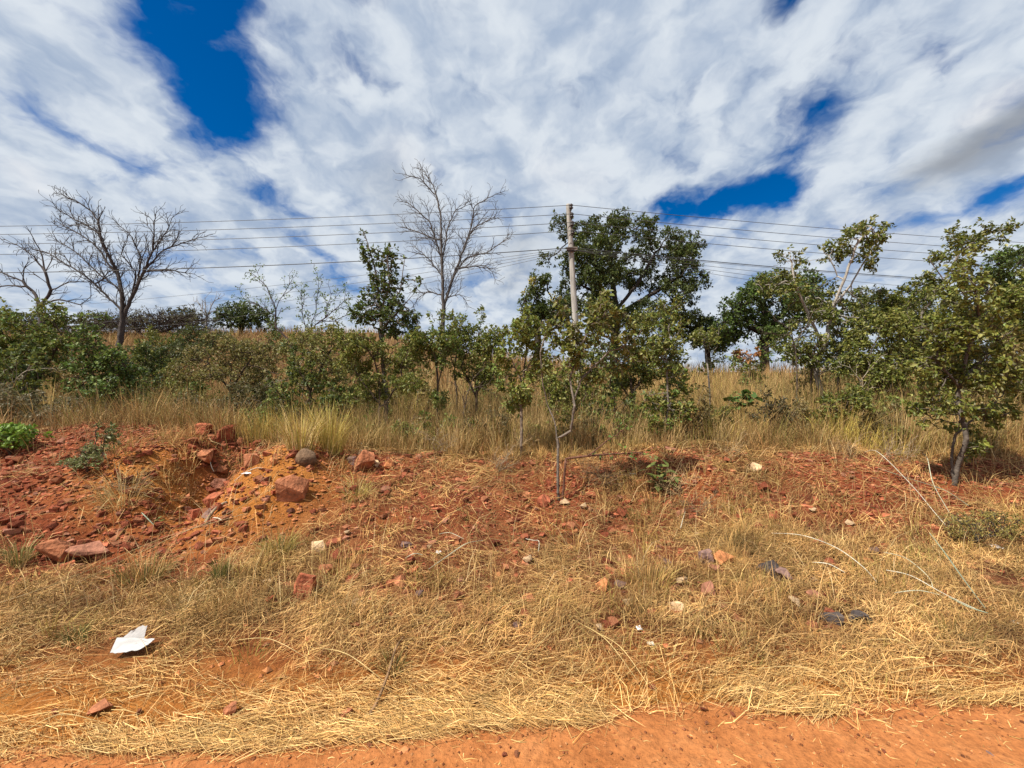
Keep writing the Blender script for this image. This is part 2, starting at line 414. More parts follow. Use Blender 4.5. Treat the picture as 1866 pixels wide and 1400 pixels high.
RC = dict(red=(.23, .062, .030), salmon=(.35, .135, .065), dark=(.075, .06, .055), purple=(.20, .12, .10), orange=(.50, .20, .08), pale=(.56, .38, .22),
          pink=(.30, .13, .08), brown=(.16, .10, .06), brick=(.33, .10, .05))
HERO = [
    (366, 797, 25, 26, 'brick', 'upright squared red block standing on the crest of the spoil heap', 0),
    (405, 806, 34, 32, 'red', 'tilted cube shaped red rock beside the upright block on the crest', 0),
    (383, 800, 11, 10, 'salmon', 'fist sized stone wedged between the two blocks on the heap crest', 0),
    (367, 843, 42, 22, 'salmon', 'smooth salmon slab with bright flat top lying below the crest blocks', 0),
    (553, 853, 42, 36, 'brown', 'rounded grey brown boulder at the head of the orange heap', .8),
    (522, 919, 56, 44, 'salmon', 'large smooth red boulder face half buried in the orange heap', 0),
    (386, 924, 36, 28, 'brick', 'dark red slanting block at the foot of the gully', 0),
    (350, 948, 27, 19, 'brick', 'squared red brown block lying in the mouth of the gully', 0),
    (374, 945, 18, 16, 'purple', 'small dusky block beside the squared block in the gully mouth', 0),
    (396, 897, 25, 20, 'pink', 'pinkish block with two lit faces inside the gully', 0),
    (88, 1032, 46, 40, 'salmon', 'pyramid shaped red rock at the toe of the spoil heap', 0),
    (150, 1028, 60, 22, 'pink', 'long flat pinkish slab beside the pyramid shaped rock', 0),
    (453, 852, 30, 20, 'salmon', 'flat tan red rock lying between crest blocks and round boulder', 0),
    (496, 850, 14, 13, 'orange', 'small bright red stone next to the round brown boulder', 0),
    (660, 860, 32, 42, 'salmon', 'leaning salmon slab on the rubble pile right of the boulder', 0),
    (707, 856, 19, 22, 'orange', 'pale orange pointed stone right of the leaning slab', 0),
    (640, 848, 17, 15, 'purple', 'dusky purple stone left of the leaning slab', 0),
    (657, 828, 14, 10, 'pale', 'pale flat stone above the leaning slab', 0),
    (684, 851, 13, 12, 'pale', 'beige stone wedged right under the leaning slab', 0),
    (745, 876, 15, 12, 'salmon', 'boxy salmon stone on bare soil right of the rubble pile', 0),
    (838, 886, 22, 13, 'salmon', 'low rounded salmon stone half hidden in dry grass', 0),
    (991, 925, 27, 24, 'brick', 'orange red block beside the pale two stemmed sapling', 0),
    (1081, 818, 22, 13, 'pale', 'pale topped brick on the bank behind the sapling fork', 0),
    (1222, 826, 22, 9, 'pink', 'thin pink slab on the bank by the hanging leafy sapling', 0),
    (1380, 860, 18, 14, 'pale', 'pale tilted flake on the bare red slope', 0),
    (1324, 1032, 36, 22, 'orange', 'bright orange broken brick in the straw', 0),
    (1290, 1028, 26, 20, 'purple', 'grey purple stone touching the bright orange brick', 0),
    (1305, 1046, 22, 15, 'pink', 'small pink brown stone just below the grey purple stone', 0),
    (1293, 1090, 28, 24, 'pink', 'squared pink brown block lying in the straw', 0),
    (1236, 1120, 26, 17, 'pale', 'pale sandy flake leaning in the straw', 0),
    (1402, 1052, 40, 30, 'dark', 'largest charcoal coloured lump in the straw', 0),
    (1428, 1066, 32, 22, 'purple', 'brown grey stone against the largest charcoal lump', 0),
    (1523, 1142, 36, 18, 'dark', 'blackish flat lump beside its twin near the reed strips', 0),
    (1572, 1138, 36, 18, 'dark', 'blackish lump with straws across it below the reed strips', 0),
    (1490, 1096, 26, 14, 'pink', 'reddish wedge stone above the blackish lumps', 0),
    (550, 1092, 38, 40, 'brick', 'large red brown block sunk in the matted grass', 0),
    (590, 1052, 26, 18, 'salmon', 'salmon block just above the sunken red brown block', 0),
    (577, 1008, 26, 18, 'pale', 'sandy block at the edge of the dry grass below the heap', 0),
    (650, 1110, 20, 14, 'pale', 'whitish chip of stone in the matted grass', 0),
    (728, 1072, 28, 16, 'salmon', 'pale red stone under the long green white reed', 0),
    (1098, 1078, 26, 18, 'orange', 'tan orange stone in the straw below the sapling', 0),
    (965, 1104, 28, 14, 'salmon', 'salmon stone nearly covered by straw', 0),
    (416, 1308, 28, 16, 'salmon', 'flat reddish stone in a bare patch beside the straw edge', 0),
    (168, 1308, 38, 14, 'salmon', 'long thin red flake near the straw edge', 0),
    (630, 1308, 20, 12, 'salmon', 'oval red stone near the bent stick', 0),
    (735, 1382, 22, 12, 'orange', 'flat orange clod on the smooth dirt road', 0),
    (1565, 1308, 22, 12, 'orange', 'rounded clod at the edge of the dirt road', 0),
    (1818, 1394, 18, 12, 'purple', 'dark clod lying in the tyre smoothed road', 0),
]
CLEAR = []
for k, (sx, sy, w, h, col, lab, rd) in enumerate(HERO):
    p = hit(sx, sy); s = p[1] / F
    dims = (w * s * 1.05, max(w, h) * s * .85, h * s * 1.3)
    o = obj('boulder' if rd else 'rock', rock_mesh('rock', dims, RC[col], 100 + k, rd))
    o.location = (p[0], p[1] + dims[1] * .3, float(H(p[0], p[1] + dims[1] * .3)) + dims[2] * (.20 if sy < 985 else .34)); CLEAR.append((p[0], p[1] + dims[1] * .15, dims[0] * .62))
    r = random.Random(k); o.rotation_euler = (r.uniform(-.25, .25), r.uniform(-.25, .25), r.uniform(-.5, .5))
    if 'leaning' in lab and 'slab' in lab and 'of' in lab and k == 14: o.rotation_euler = (.2, .6, .2)
    tag(o, lab, 'rock')

# loose stones one can pick out, in three places
STONE_COL = ['dark red', 'brick red', 'salmon', 'dark red', 'pinkish', 'brick red', 'dark red', 'salmon', 'orange', 'pale sandy', 'dusky purple', 'salmon']
stone_meshes = [rock_mesh('stone', (1, .75 + .3 * random.Random(i).random(), .42 + .3 * random.Random(i + 50).random()), RC[c], 300 + i)
                for i, c in enumerate(['red', 'brick', 'salmon', 'red', 'pink', 'brick', 'red', 'salmon', 'orange', 'pale', 'purple', 'salmon'])]
ZONES = [(100, (0, 480, 800, 1090), range(0, 8), 'small broken %s stone loose on the red spoil heap', 'stones on the spoil heap', (8, 20)),
         (92, (560, 1640, 830, 985), range(0, 10), 'small %s stone on the grassy bank slope', 'stones on the bank slope', (8, 20)),
         (72, (480, 1600, 990, 1150), range(2, 12), 'small %s stone poking out of the matted straw', 'stones in the straw', (10, 24)),
         (28, (60, 1866, 1255, 1398), [1, 8, 2, 8, 5], 'little %s clod along the dirt road edge', 'clods by the road', (6, 12))]
rr = random.Random(5)
for n, (a, b, c, d), ms, lab, grp, (s0, s1) in ZONES:
    k = 0; tries = 0
    while k < n and tries < 4000:
        tries += 1
        sx, sy = rr.uniform(a, b), rr.uniform(c, d); p = hit(sx, sy)
        if p[1] > 6.6: continue
        if 'heap' in lab and rr.random() > .2 + float(bare_w(p[0], p[1])): continue
        w = rr.uniform(s0, s1) ** 1.0 * p[1] / F
        mi = rr.choice(list(ms)); o = obj('stone', stone_meshes[mi]); o.scale = (w, w, w); o.rotation_euler = (rr.uniform(-.4, .4), rr.uniform(-.4, .4), rr.uniform(0, 6.3))
        o.location = (p[0], p[1], float(top(p[0], p[1])) + w * .30); tag(o, lab % STONE_COL[mi], 'stone', STONE_COL[mi] + ' ' + grp); k += 1; CLEAR.append((p[0], p[1] - w * .2, w * .85))

pp = hit(238, 1190); CLEAR += [(pp[0] + dx, pp[1] + dy, .09) for dx in (-.09, 0, .09) for dy in (-.05, .05)]
CLEAR = np.array(CLEAR)


def clear(X, Y):
    k = np.ones(len(X), bool)
    for x, y, r in CLEAR: k &= (X - x) ** 2 + (Y - y) ** 2 > r * r
    return k


# gravel too small to pick apart
NG = 24000
gx = rng.uniform(-9.5, 9, NG * 3); gy = rng.uniform(1.3, 6.6, NG * 3)
keep = (np.abs(gx) < 1.45 * gy + .6) & (rng.random(NG * 3) < np.where(gy < 2.0, .30, .06 + .8 * bare_w(gx, gy)))
gx, gy = gx[keep][:NG], gy[keep][:NG]; n = len(gx)
size = .004 + .024 * rng.random(n) ** 4.5 + .004 * np.clip(gy - 3, 0, 3); size *= np.where(gy < 2.1, .45, 1)
base = np.array([(1, 0, 0), (0, 1, 0), (-1, 0, 0), (0, -1, 0), (.1, .1, .6), (0, 0, -.5)], float)
V = base[None] * (1 + .5 * (rng.random((n, 6, 1)) - .5)) + .25 * (rng.random((n, 6, 3)) - .5)
a = rng.uniform(0, 6.3, n); ca, sa = np.cos(a)[:, None], np.sin(a)[:, None]
V = np.stack((V[..., 0] * ca - V[..., 1] * sa, V[..., 0] * sa + V[..., 1] * ca, V[..., 2]), -1) * size[:, None, None]
V += np.stack((gx, gy, top(gx, gy) + size * .25), -1)[:, None]
ft = np.array([(0, 1, 4), (1, 2, 4), (2, 3, 4), (3, 0, 4)])
pal = np.array([RC['red'], RC['brick'], RC['red'], RC['red'], RC['pink'], RC['brick'], RC['brick'], RC['salmon'], RC['red'], RC['salmon']])
pc = pal[rng.integers(0, len(pal), n)] * rng.uniform(.7, 1.25, (n, 1))
on = orange_w(gx, gy)[:, None]; pc = pc * (1 - on * .6) + np.array((.50, .22, .07)) * on * .6
gv = obj('gravel', mk('gravel', V.reshape(-1, 3), [(np.arange(n)[:, None, None] * 6 + ft[None]).reshape(-1, 3)], M_ROCK, np.repeat(pc, 6, 0)))
gv['kind'] = 'stuff'; gv['label'] = 'loose red gravel scattered over bank and road'


nr = 5200; qx = rng.uniform(-3.4, 4.2, nr); qy = road_edge(qx) + .05 - rng.exponential(.35, nr); kk = qy > 1.0; qx, qy = qx[kk], qy[kk]; nr = len(qx); size = .0022 + .0085 * rng.random(nr) ** 4
V = base[None] * (1 + .5 * (rng.random((nr, 6, 1)) - .5)) + .3 * (rng.random((nr, 6, 3)) - .5); V = V * size[:, None, None] + np.stack((qx, qy, top(qx, qy) + .003 + size * .3), -1)[:, None]
pc = np.array([(.34, .13, .045), (.26, .085, .03), (.42, .19, .075), (.20, .07, .03)])[rng.integers(0, 4, nr)] * rng.uniform(.7, 1.2, (nr, 1))
gv = obj('road_grit', mk('road_grit', V.reshape(-1, 3), [(np.arange(nr)[:, None, None] * 6 + ft[None]).reshape(-1, 3)], M_ROCK, np.repeat(pc, 6, 0))); gv['kind'] = 'stuff'; gv['label'] = 'fine grit loose on the dirt road'
NR = 2700; rx_ = rng.uniform(-8.5, -2.2, NR * 4); ry_ = rng.uniform(3.0, 6.2, NR * 4); k = rng.random(NR * 4) < np.clip(bare_w(rx_, ry_) - .25, 0, 1) * (.35 + 2.2 * np.clip(fbm(rx_ * 1.6, ry_ * 1.6, 2, 131), 0, 1))
mx_ = rng.uniform(-2, 6.5, 1500); my_ = rng.uniform(2.7, 5.7, 1500)
rx_ = np.concatenate((rx_[k][:NR], mx_)); ry_ = np.concatenate((ry_[k][:NR], my_)); n = len(rx_); size = .010 + .034 * rng.random(n) ** 2.4
cb = np.array([(x, y, z) for z in (-.5, .45) for x, y in ((-1, -.7), (1, -.7), (1, .7), (-1, .7))], float)
V = cb[None] * (1 + .55 * (rng.random((n, 8, 1)) - .5)) + .45 * (rng.random((n, 8, 3)) - .5); a = rng.uniform(0, 6.3, n); ca, sa = np.cos(a)[:, None], np.sin(a)[:, None]
tl = rng.normal(0, .3, n)[:, None]; V[..., 2] += V[..., 0] * tl; V = np.stack((V[..., 0] * ca - V[..., 1] * sa, V[..., 0] * sa + V[..., 1] * ca, V[..., 2]), -1) * size[:, None, None]
V += np.stack((rx_, ry_, top(rx_, ry_) + size * .2), -1)[:, None]
ft = np.array([(4, 5, 6, 7), (0, 1, 5, 4), (1, 2, 6, 5), (2, 3, 7, 6), (3, 0, 4, 7)])
pc = pal[rng.integers(0, len(pal), n)] * rng.uniform(.5, 1.25, (n, 1))
rb = obj('rubble', mk('rubble', V.reshape(-1, 3), [(np.arange(n)[:, None, None] * 8 + ft[None]).reshape(-1, 4)], M_ROCK, np.repeat(pc, 8, 0))); rb['kind'] = 'stuff'; rb['label'] = 'broken red rubble strewn over spoil heap and bank'


# ------------------------------------------------------------------ grasses
def blades(P, D, Ln, Wd, bend, col, tipcol=None):
    """upright curved blades: P base (n,3), D unit lean direction (n,2), bend 0..1.5"""
    n = len(P); up = np.cos(bend * .5); out = np.sin(bend * .5)
    mid = P + np.stack((D[:, 0] * out * Ln * .5, D[:, 1] * out * Ln * .5, up * Ln * .55), 1)
    up2 = np.cos(bend); out2 = np.sin(bend)
    tip = mid + np.stack((D[:, 0] * out2 * Ln * .5, D[:, 1] * out2 * Ln * .5, up2 * Ln * .5), 1)
    t = rng.uniform(0, 6.3, n); s = np.stack((np.cos(t), np.sin(t), 0 * t), 1) * Wd[:, None] * .5
    V = np.stack((P - s, P + s, mid - s * .8, mid + s * .8, tip), 1).reshape(-1, 3)
    i = np.arange(n)[:, None] * 5
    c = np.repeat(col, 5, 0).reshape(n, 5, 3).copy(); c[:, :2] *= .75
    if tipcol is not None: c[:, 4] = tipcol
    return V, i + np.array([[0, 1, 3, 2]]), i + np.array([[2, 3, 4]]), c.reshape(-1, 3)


def straws(X, Y, ang, Ln, Wd, col, lift, arch):
    """stalks lying draped on the ground"""
    n = len(X); dx, dy = np.cos(ang) * Ln * .5, np.sin(ang) * Ln * .5
    k = rng.normal(0, .12, n) * Ln; A = np.stack((X - dx, Y - dy), 1); B = np.stack((X + dx, Y + dy), 1); Cc = np.stack((X - dy / Ln * k * 2, Y + dx / Ln * k * 2), 1)
    za = top(A[:, 0], A[:, 1]) + lift * rng.random(n); zb = top(B[:, 0], B[:, 1]) + lift * rng.random(n) * 1.4
    zc = np.maximum(top(Cc[:, 0], Cc[:, 1]) + lift * rng.random(n), (za + zb) / 2 - .01) + arch * rng.random(n) ** 3
    A = np.c_[A, za]; B = np.c_[B, zb]; Cc = np.c_[Cc, zc]
    s = np.stack((-np.sin(ang), np.cos(ang), rng.uniform(-1, 1, n)), 1); s /= np.linalg.norm(s, axis=1)[:, None]; s *= Wd[:, None] * .5
    V = np.stack((A - s, A + s, Cc - s, Cc + s, B), 1).reshape(-1, 3); i = np.arange(n)[:, None] * 5
    return V, i + np.array([[0, 1, 3, 2]]), i + np.array([[2, 3, 4]]), np.repeat(col, 5, 0)


def palette(cols, n, var=.3):
    c = np.array(cols)[rng.integers(0, len(cols), n)]
    return c * (1 + var * (rng.random((n, 1)) - .5) * 2) * (1 + .08 * (rng.random((n, 3)) - .5))


STRAW = [(.58, .345, .12), (.47, .26, .08), (.74, .49, .20), (.36, .185, .058), (.53, .30, .10), (.64, .41, .155)]
DULL = [(.46, .27, .095), (.58, .37, .15), (.40, .21, .075), (.36, .20, .068), (.26, .135, .045), (.46, .27, .095), (.20, .115, .04), (.54, .34, .13), (.24, .165, .042), (.40, .22, .085)]
TALL = [(.46, .30, .12), (.36, .22, .085), (.54, .38, .17), (.28, .17, .065), (.40, .24, .10), (.32, .24, .075), (.20, .13, .05), (.26, .22, .06)]


def in_view(X, Y, m=1.0): return np.abs(X) < 1.36 * Y + m


# bright straw swept along the road edge
n = 46000
X = rng.uniform(-4.6, 5.2, n); e = road_edge(X)
Y = e - .05 + np.where(rng.random(n) < .72, rng.gamma(1.6, .07, n) * (1 + 2 * np.clip(fbm(X * .9, X * 0, 2, 102), -.3, .5)), rng.uniform(0, .7, n))
dn = np.clip(.38 + 5.0 * fbm(X * 1.5, Y * 3.6, 3, 103) + .2 * np.exp(-((Y - e - .08) / .12) ** 2), .04, 1)
k = in_view(X, Y) & (rng.random(n) < dn) & clear(X, Y); X, Y = X[k], Y[k]; n = len(X)
ang = rng.normal(.05 + .10 * X + 1.2 * fbm(X * 1.2, Y * 1.2, 2, 104), .45, n)
v, q, t, c = straws(X, Y, ang, .02 + .26 * rng.random(n) ** 1.5, rng.uniform(.0013, .0030, n), palette(STRAW, n, .4), .024, .02)
st = obj('straw', mk('straw', v, [q, t], M_GRASS, c)); st['kind'] = 'stuff'; st['label'] = 'bright cut straw swept along the dirt road edge'
# straws strewn on the road
n = 900; X = rng.uniform(-3, 4, n); Y = road_edge(X) - rng.exponential(.16, n); k = Y > 1.1; X, Y = X[k], Y[k]; n = len(X)
v, q, t, c = straws(X, Y, rng.normal(0, .7, n), rng.uniform(.015, .09, n), rng.uniform(.002, .004, n), palette(STRAW, n), .006, .0)
st = obj('straw', mk('straw', v, [q, t], M_GRASS, c)); st['kind'] = 'stuff'; st['label'] = 'single straws strewn over the dirt road'
# matted dull straw over verge and slope
n = 215000; Y = rng.uniform(1.95, 6.2, n); X = rng.uniform(-1, 1, n) * (1.36 * Y + 1)
cov = np.clip(.74 - 1.0 * bare_w(X, Y) + 1.6 * fbm(X * 2.6, Y * 2.6, 3, 107), np.where((X > -1.6) & (Y > 3.6), .17, .05), 1) * (.22 + .78 * sstep(2.05, 2.5, Y + .25 * fbm(X * 1.3, Y * 0, 2, 108)))
k = (rng.random(n) < cov) & clear(X, Y); X, Y = X[k], Y[k]; n = len(X)
mixc = palette(DULL, n); b = rng.random(n) < .14 + .22 * sstep(2.4, 2.0, Y); mixc[b] = palette(STRAW, int(b.sum())) * .95
long_ = np.where(rng.random(n) < .03, rng.uniform(1.8, 3.2, n), 1.0)
mixc *= np.clip(1 + 1.5 * fbm(X * 3.2, Y * 3.2, 3, 141) + .8 * fbm(X * .9, Y * .9, 2, 142), .45, 1.6)[:, None]
v, q, t, c = straws(X, Y, rng.normal(.03 * X + 2.5 * fbm(X * .8, Y * .8, 2, 108), .8, n), rng.uniform(.04, .24, n) * long_ * (1 + .12 * (Y - 3)), rng.uniform(.0016, .0032, n) * (1 + .3 * np.clip(Y - 3, 0, 3)), mixc, .06, .05)
st = obj('matted_grass', mk('matted_grass', v, [q, t], M_GRASS, c)); st['kind'] = 'stuff'; st['label'] = 'dull matted dry grass lying over verge and bank'
# short standing dry tufts
nt_ = 5000; Y = rng.uniform(2.25, 6.4, nt_); X = rng.uniform(-1, 1, nt_) * (1.36 * Y + 1)
cov = np.clip(.75 - 1.0 * bare_w(X, Y) + 2.0 * fbm(X * 1.3, Y * 1.3, 3, 109), .03, 1) * sstep(2.2, 2.7, Y)
k = (rng.random(nt_) < cov) & clear(X, Y); X, Y = X[k], Y[k]
m = 28; tx = np.repeat(X, m); ty = np.repeat(Y, m); n = len(tx); sp = np.repeat(rng.uniform(.03, .16, len(X)), m)
a = rng.uniform(0, 6.3, n); r = np.sqrt(rng.random(n)) * sp; bx, by = tx + np.cos(a) * r, ty + np.sin(a) * r
a2 = np.where(rng.random(n) < .45, a + rng.normal(0, .6, n), rng.uniform(0, 6.3, n)); Ln = np.repeat(rng.uniform(.08, .27, len(X)) * (1 + .25 * np.clip(Y - 3.5, 0, 3)), m) * rng.uniform(.5, 1.2, n)
tc_ = palette(DULL + [(.34, .25, .07), (.54, .38, .16), (.48, .31, .11)], len(X), .25); tc_ *= np.clip(1 + 1.4 * fbm(X * 2.2, Y * 2.2, 3, 143), .5, 1.6)[:, None]; green = fbm(X * .9, Y * .9, 3, 113) > .24
tc_[green] = palette([(.30, .26, .065), (.24, .21, .05), (.36, .29, .09)], int(green.sum()))
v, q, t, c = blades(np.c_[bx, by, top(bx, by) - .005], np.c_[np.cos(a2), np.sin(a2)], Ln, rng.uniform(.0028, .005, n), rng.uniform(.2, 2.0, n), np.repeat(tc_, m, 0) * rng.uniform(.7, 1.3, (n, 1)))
st = obj('short_grass', mk('short_grass', v, [q, t], M_GRASS, c)); st['kind'] = 'stuff'; st['label'] = 'short standing dry grass over verge and bank'
# single upright stalks over verge and bank
n = 5200; Y = rng.uniform(2.6, 6.2, n); X = rng.uniform(-1, 1, n) * (1.36 * Y + 1); k = (rng.random(n) < np.clip(.5 + 2 * fbm(X * 1.2, Y * 1.2, 2, 151), .08, 1)) & clear(X, Y); X, Y = X[k], Y[k]; n = len(X); a = rng.uniform(0, 6.3, n)
v, q, t, c = blades(np.c_[X, Y, top(X, Y) - .005], np.c_[np.cos(a), np.sin(a)], rng.uniform(.15, .48, n), rng.uniform(.003, .0055, n), rng.uniform(.1, 1.5, n), palette([(.60, .42, .18), (.50, .32, .12), (.36, .22, .09), (.66, .48, .24)], n, .25))
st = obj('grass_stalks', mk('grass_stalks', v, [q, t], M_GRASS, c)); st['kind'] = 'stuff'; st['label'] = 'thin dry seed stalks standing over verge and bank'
# tall dry grass behind the crest
nt_ = 3500; Y = 5.7 + 7.5 * rng.random(nt_) ** 1.25; X = rng.uniform(-1, 1, nt_) * (1.36 * Y + 1)
k = rng.random(nt_) < np.clip(.75 + 1.4 * fbm(X * .45, Y * .45, 3, 117) + .35 * sstep(2, 5, X) - .35 * sstep(-3, -5, X), .10, 1); X, Y = X[k], Y[k]
m = 40; tx = np.repeat(X, m); ty = np.repeat(Y, m); n = len(tx); a = rng.uniform(0, 6.3, n); r = np.sqrt(rng.random(n)) * .22; bx, by = tx + np.cos(a) * r, ty + np.sin(a) * r
hgt = np.repeat(rng.uniform(.35, 1.0, len(X)) * np.interp(Y, [5.6, 6.6, 9], [.6, 1.0, 1.35]) * (1 + .25 * sstep(3, 6, X)), m) * rng.uniform(.5, 1.15, n)
tc_ = palette(TALL, len(X), .2); yel = fbm(X * .8, Y * .8, 2, 119) > .24; tc_[yel] = palette([(.48, .34, .10), (.42, .32, .08)], int(yel.sum()))
v, q, t, c = blades(np.c_[bx, by, H(bx, by) - .01], np.c_[np.cos(a), np.sin(a)], hgt, rng.uniform(.004, .0085, n), rng.uniform(.05, 1.1, n), np.repeat(tc_, m, 0) * rng.uniform(.7, 1.3, (n, 1)))
st = obj('tall_grass', mk('tall_grass', v, [q, t], M_GRASS, c)); st['kind'] = 'stuff'; st['label'] = 'tall dry tan grass standing behind the bank'
# grass on the hillside
n = 72000; Y = 12 + 36 * rng.random(n) ** 1.3; X = rng.uniform(-1, 1, n) * (1.36 * Y + 2)
k = rng.random(n) < np.clip(.8 + 1.5 * fbm(X * .2, Y * .2, 3, 121), .1, 1); X, Y = X[k], Y[k]; n = len(X); a = rng.uniform(0, 6.3, n)
cc = palette(TALL + [(.40, .20, .08), (.30, .14, .06)], n, .35)
v, q, t, c = blades(np.c_[X, Y, H(X, Y) - .02], np.c_[np.cos(a), np.sin(a)], rng.uniform(.4, 1.15, n), rng.uniform(.012, .026, n) * (1 + Y / 60), rng.uniform(.05, .9, n), cc)
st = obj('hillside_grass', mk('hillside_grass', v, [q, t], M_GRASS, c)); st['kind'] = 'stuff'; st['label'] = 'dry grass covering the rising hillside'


# ------------------------------------------------------------------ trees: branches grow towards points spread in the crown
def resample(pts, step):
    pts = np.asarray(pts, float); seg = np.linalg.norm(np.diff(pts, axis=0), axis=1); s = np.concatenate(([0], np.cumsum(seg)))
    n = max(2, int(s[-1] / step) + 1); t = np.linspace(0, s[-1], n)
    return np.stack([np.interp(t, s, pts[:, i]) for i in range(3)], 1)


def colonize(polys, A, step, kill, jit, r, maxn=5000, trop=(0, 0, .05)):
    pos = np.zeros((maxn + 400, 3)); par = np.full(maxn + 400, -1); n = 0; trunk = []
    for k, pl in enumerate(polys):
        q = resample(pl, step)
        q[1:-1] += r.normal(0, step * .05, q[1:-1].shape)
        if k == 0: pos[0] = q[0]; n = 1; last = 0
        else:
            last = int(np.argmin(np.linalg.norm(pos[:n] - q[0], axis=1)))
        for p in q[1:]:
            pos[n] = p; par[n] = last; last = n; n += 1
    ntr = n
    D = np.linalg.norm(A[:, None] - pos[None, :n], axis=2); near = D.argmin(1); nd = D.min(1)
    alive = nd > kill; A, near, nd = A[alive], near[alive], nd[alive]; trop = np.array(trop)
    for it in range(400):
        if len(A) == 0 or n >= maxn: break
        dv = A - pos[near]; dv /= np.linalg.norm(dv, axis=1)[:, None] + 1e-9
        u, inv = np.unique(near, return_inverse=True); s = np.zeros((len(u), 3)); np.add.at(s, inv, dv)
        s /= np.linalg.norm(s, axis=1)[:, None] + 1e-9; s += r.normal(0, jit, s.shape) + trop; s /= np.linalg.norm(s, axis=1)[:, None] + 1e-9
        new = pos[u] + s * step; m = min(len(new), maxn + 300 - n); new = new[:m]; pos[n:n + m] = new; par[n:n + m] = u[:m]
        D = np.linalg.norm(A[:, None] - new[None], axis=2); j = D.argmin(1); dmin = D.min(1); better = dmin < nd
        stuck = ~np.isin(near, np.unique(near[better]))
        near = np.where(better, n + j, near); nd = np.where(better, dmin, nd); n += m
        al = (nd > kill) & ~stuck; A, near, nd = A[al], near[al], nd[al]
    return pos[:n], par[:n], ntr


def wood(pos, par, ntr, r_base, r_tip):
    n = len(pos); cnt = np.ones(n)
    nch = np.zeros(n, int)
    for i in range(n - 1, 0, -1):
        if nch[i]: cnt[i] -= 1 if cnt[i] > 1 else 0
        cnt[par[i]] += cnt[i]; nch[par[i]] += 1
    tips = np.maximum(cnt, 1); e = math.log(tips[0] + 1) / math.log(max(r_base / r_tip, 1.5))
    rad = r_tip * tips ** (1 / e)
    big = np.full(n, -1); bigc = np.zeros(n)
    for i in range(1, n):
        if cnt[i] > bigc[par[i]]: bigc[par[i]] = cnt[i]; big[par[i]] = i
    return rad, nch, big


def tube(pos, par, rad, big, sel, sides, r):
    """mesh of the branch pieces ending in the nodes of sel"""
    sel = np.asarray(sel); sel = sel[sel > 0]
    if len(sel) == 0: return None
    p = par[sel]; d = pos[sel] - pos[p]; d /= np.linalg.norm(d, axis=1)[:, None] + 1e-9
    dirn = np.zeros((len(pos), 3)); dirn[1:] = pos[1:] - pos[par[1:]]; dirn /= np.linalg.norm(dirn, axis=1)[:, None] + 1e-9
    dp = dirn[p]; dp[p == 0] = d[p == 0]
    main = big[p] == sel
    d0 = np.where(main[:, None], dp, d); r0 = np.where(main, rad[p], np.minimum(rad[p], rad[sel] * 1.25))

    def ring(c, dd, rr):
        ref = np.array((.31, .92, .22)); u = np.cross(dd, ref); u /= np.linalg.norm(u, axis=1)[:, None] + 1e-9; v = np.cross(dd, u)
        a = np.arange(sides) * 2 * math.pi / sides
        return c[:, None] + rr[:, None, None] * (np.cos(a)[None, :, None] * u[:, None] + np.sin(a)[None, :, None] * v[:, None])
    R0 = ring(pos[p], d0, r0); R1 = ring(pos[sel], d, rad[sel])
    V = np.concatenate((R0, R1), 1).reshape(-1, 3); i = np.arange(len(sel))[:, None, None] * 2 * sides; k = np.arange(sides)
    q = np.stack((k, (k + 1) % sides, (k + 1) % sides + sides, k + sides), 1)[None] + i
    return V, q.reshape(-1, 4)


LEAF4 = np.array([(0, 0, 0), (.5, .45, .12), (0, 1, -.08), (-.5, .45, .12)])
LEAF6 = np.array([(0, 0, 0), (.42, .28, .10), (.40, .68, .06), (0, 1, -.12), (-.40, .68, .06), (-.42, .28, .10)])


def leaf_geo(P, D, size, wid, r, hi, upb=.6):
    n = len(P); T = LEAF6 if hi else LEAF4
    D = D / (np.linalg.norm(D, axis=1)[:, None] + 1e-9)
    nn = r.normal(size=(n, 3)) * .75 + np.array((0, 0, upb)); s = np.cross(D, nn); s /= np.linalg.norm(s, axis=1)[:, None] + 1e-9; u = np.cross(s, D)
    V = P[:, None] + (T[None, :, 0:1] * s[:, None] * wid + T[None, :, 1:2] * D[:, None] + T[None, :, 2:3] * u[:, None]) * size[:, None, None]
    i = np.arange(n)[:, None] * len(T)
    f = np.concatenate((i + np.array([[0, 1, 2, 3]]), i + np.array([[0, 3, 4, 5]]))) if hi else np.concatenate((i + np.array([[0, 1, 2]]), i + np.array([[0, 2, 3]])))
    return V.reshape(-1, 3), f, len(T)


OLIVE = [(.190, .195, .034), (.145, .158, .027), (.250, .240, .055), (.090, .108, .021), (.27, .26, .085), (.140, .168, .030), (.110, .135, .025)]
GREEN = [(.115, .185, .034), (.085, .145, .028), (.160, .225, .046), (.210, .255, .064)]
DARK = [(.062, .088, .020), (.082, .110, .024), (.046, .068, .016), (.118, .144, .036)]
YELLOW = [(.42, .34, .05), (.50, .40, .07), (.30, .30, .05)]
BRIGHT = [(.16, .26, .03), (.20, .31, .04), (.12, .20, .03)]
RUST = [(.30, .12, .035), (.36, .17, .05), (.22, .09, .03)]
GREYB = (.17, .145, .12); BROWNB = (.085, .060, .042); PALEB = (.30, .27, .23); DARKB = (.050, .040, .032)
STATS = []


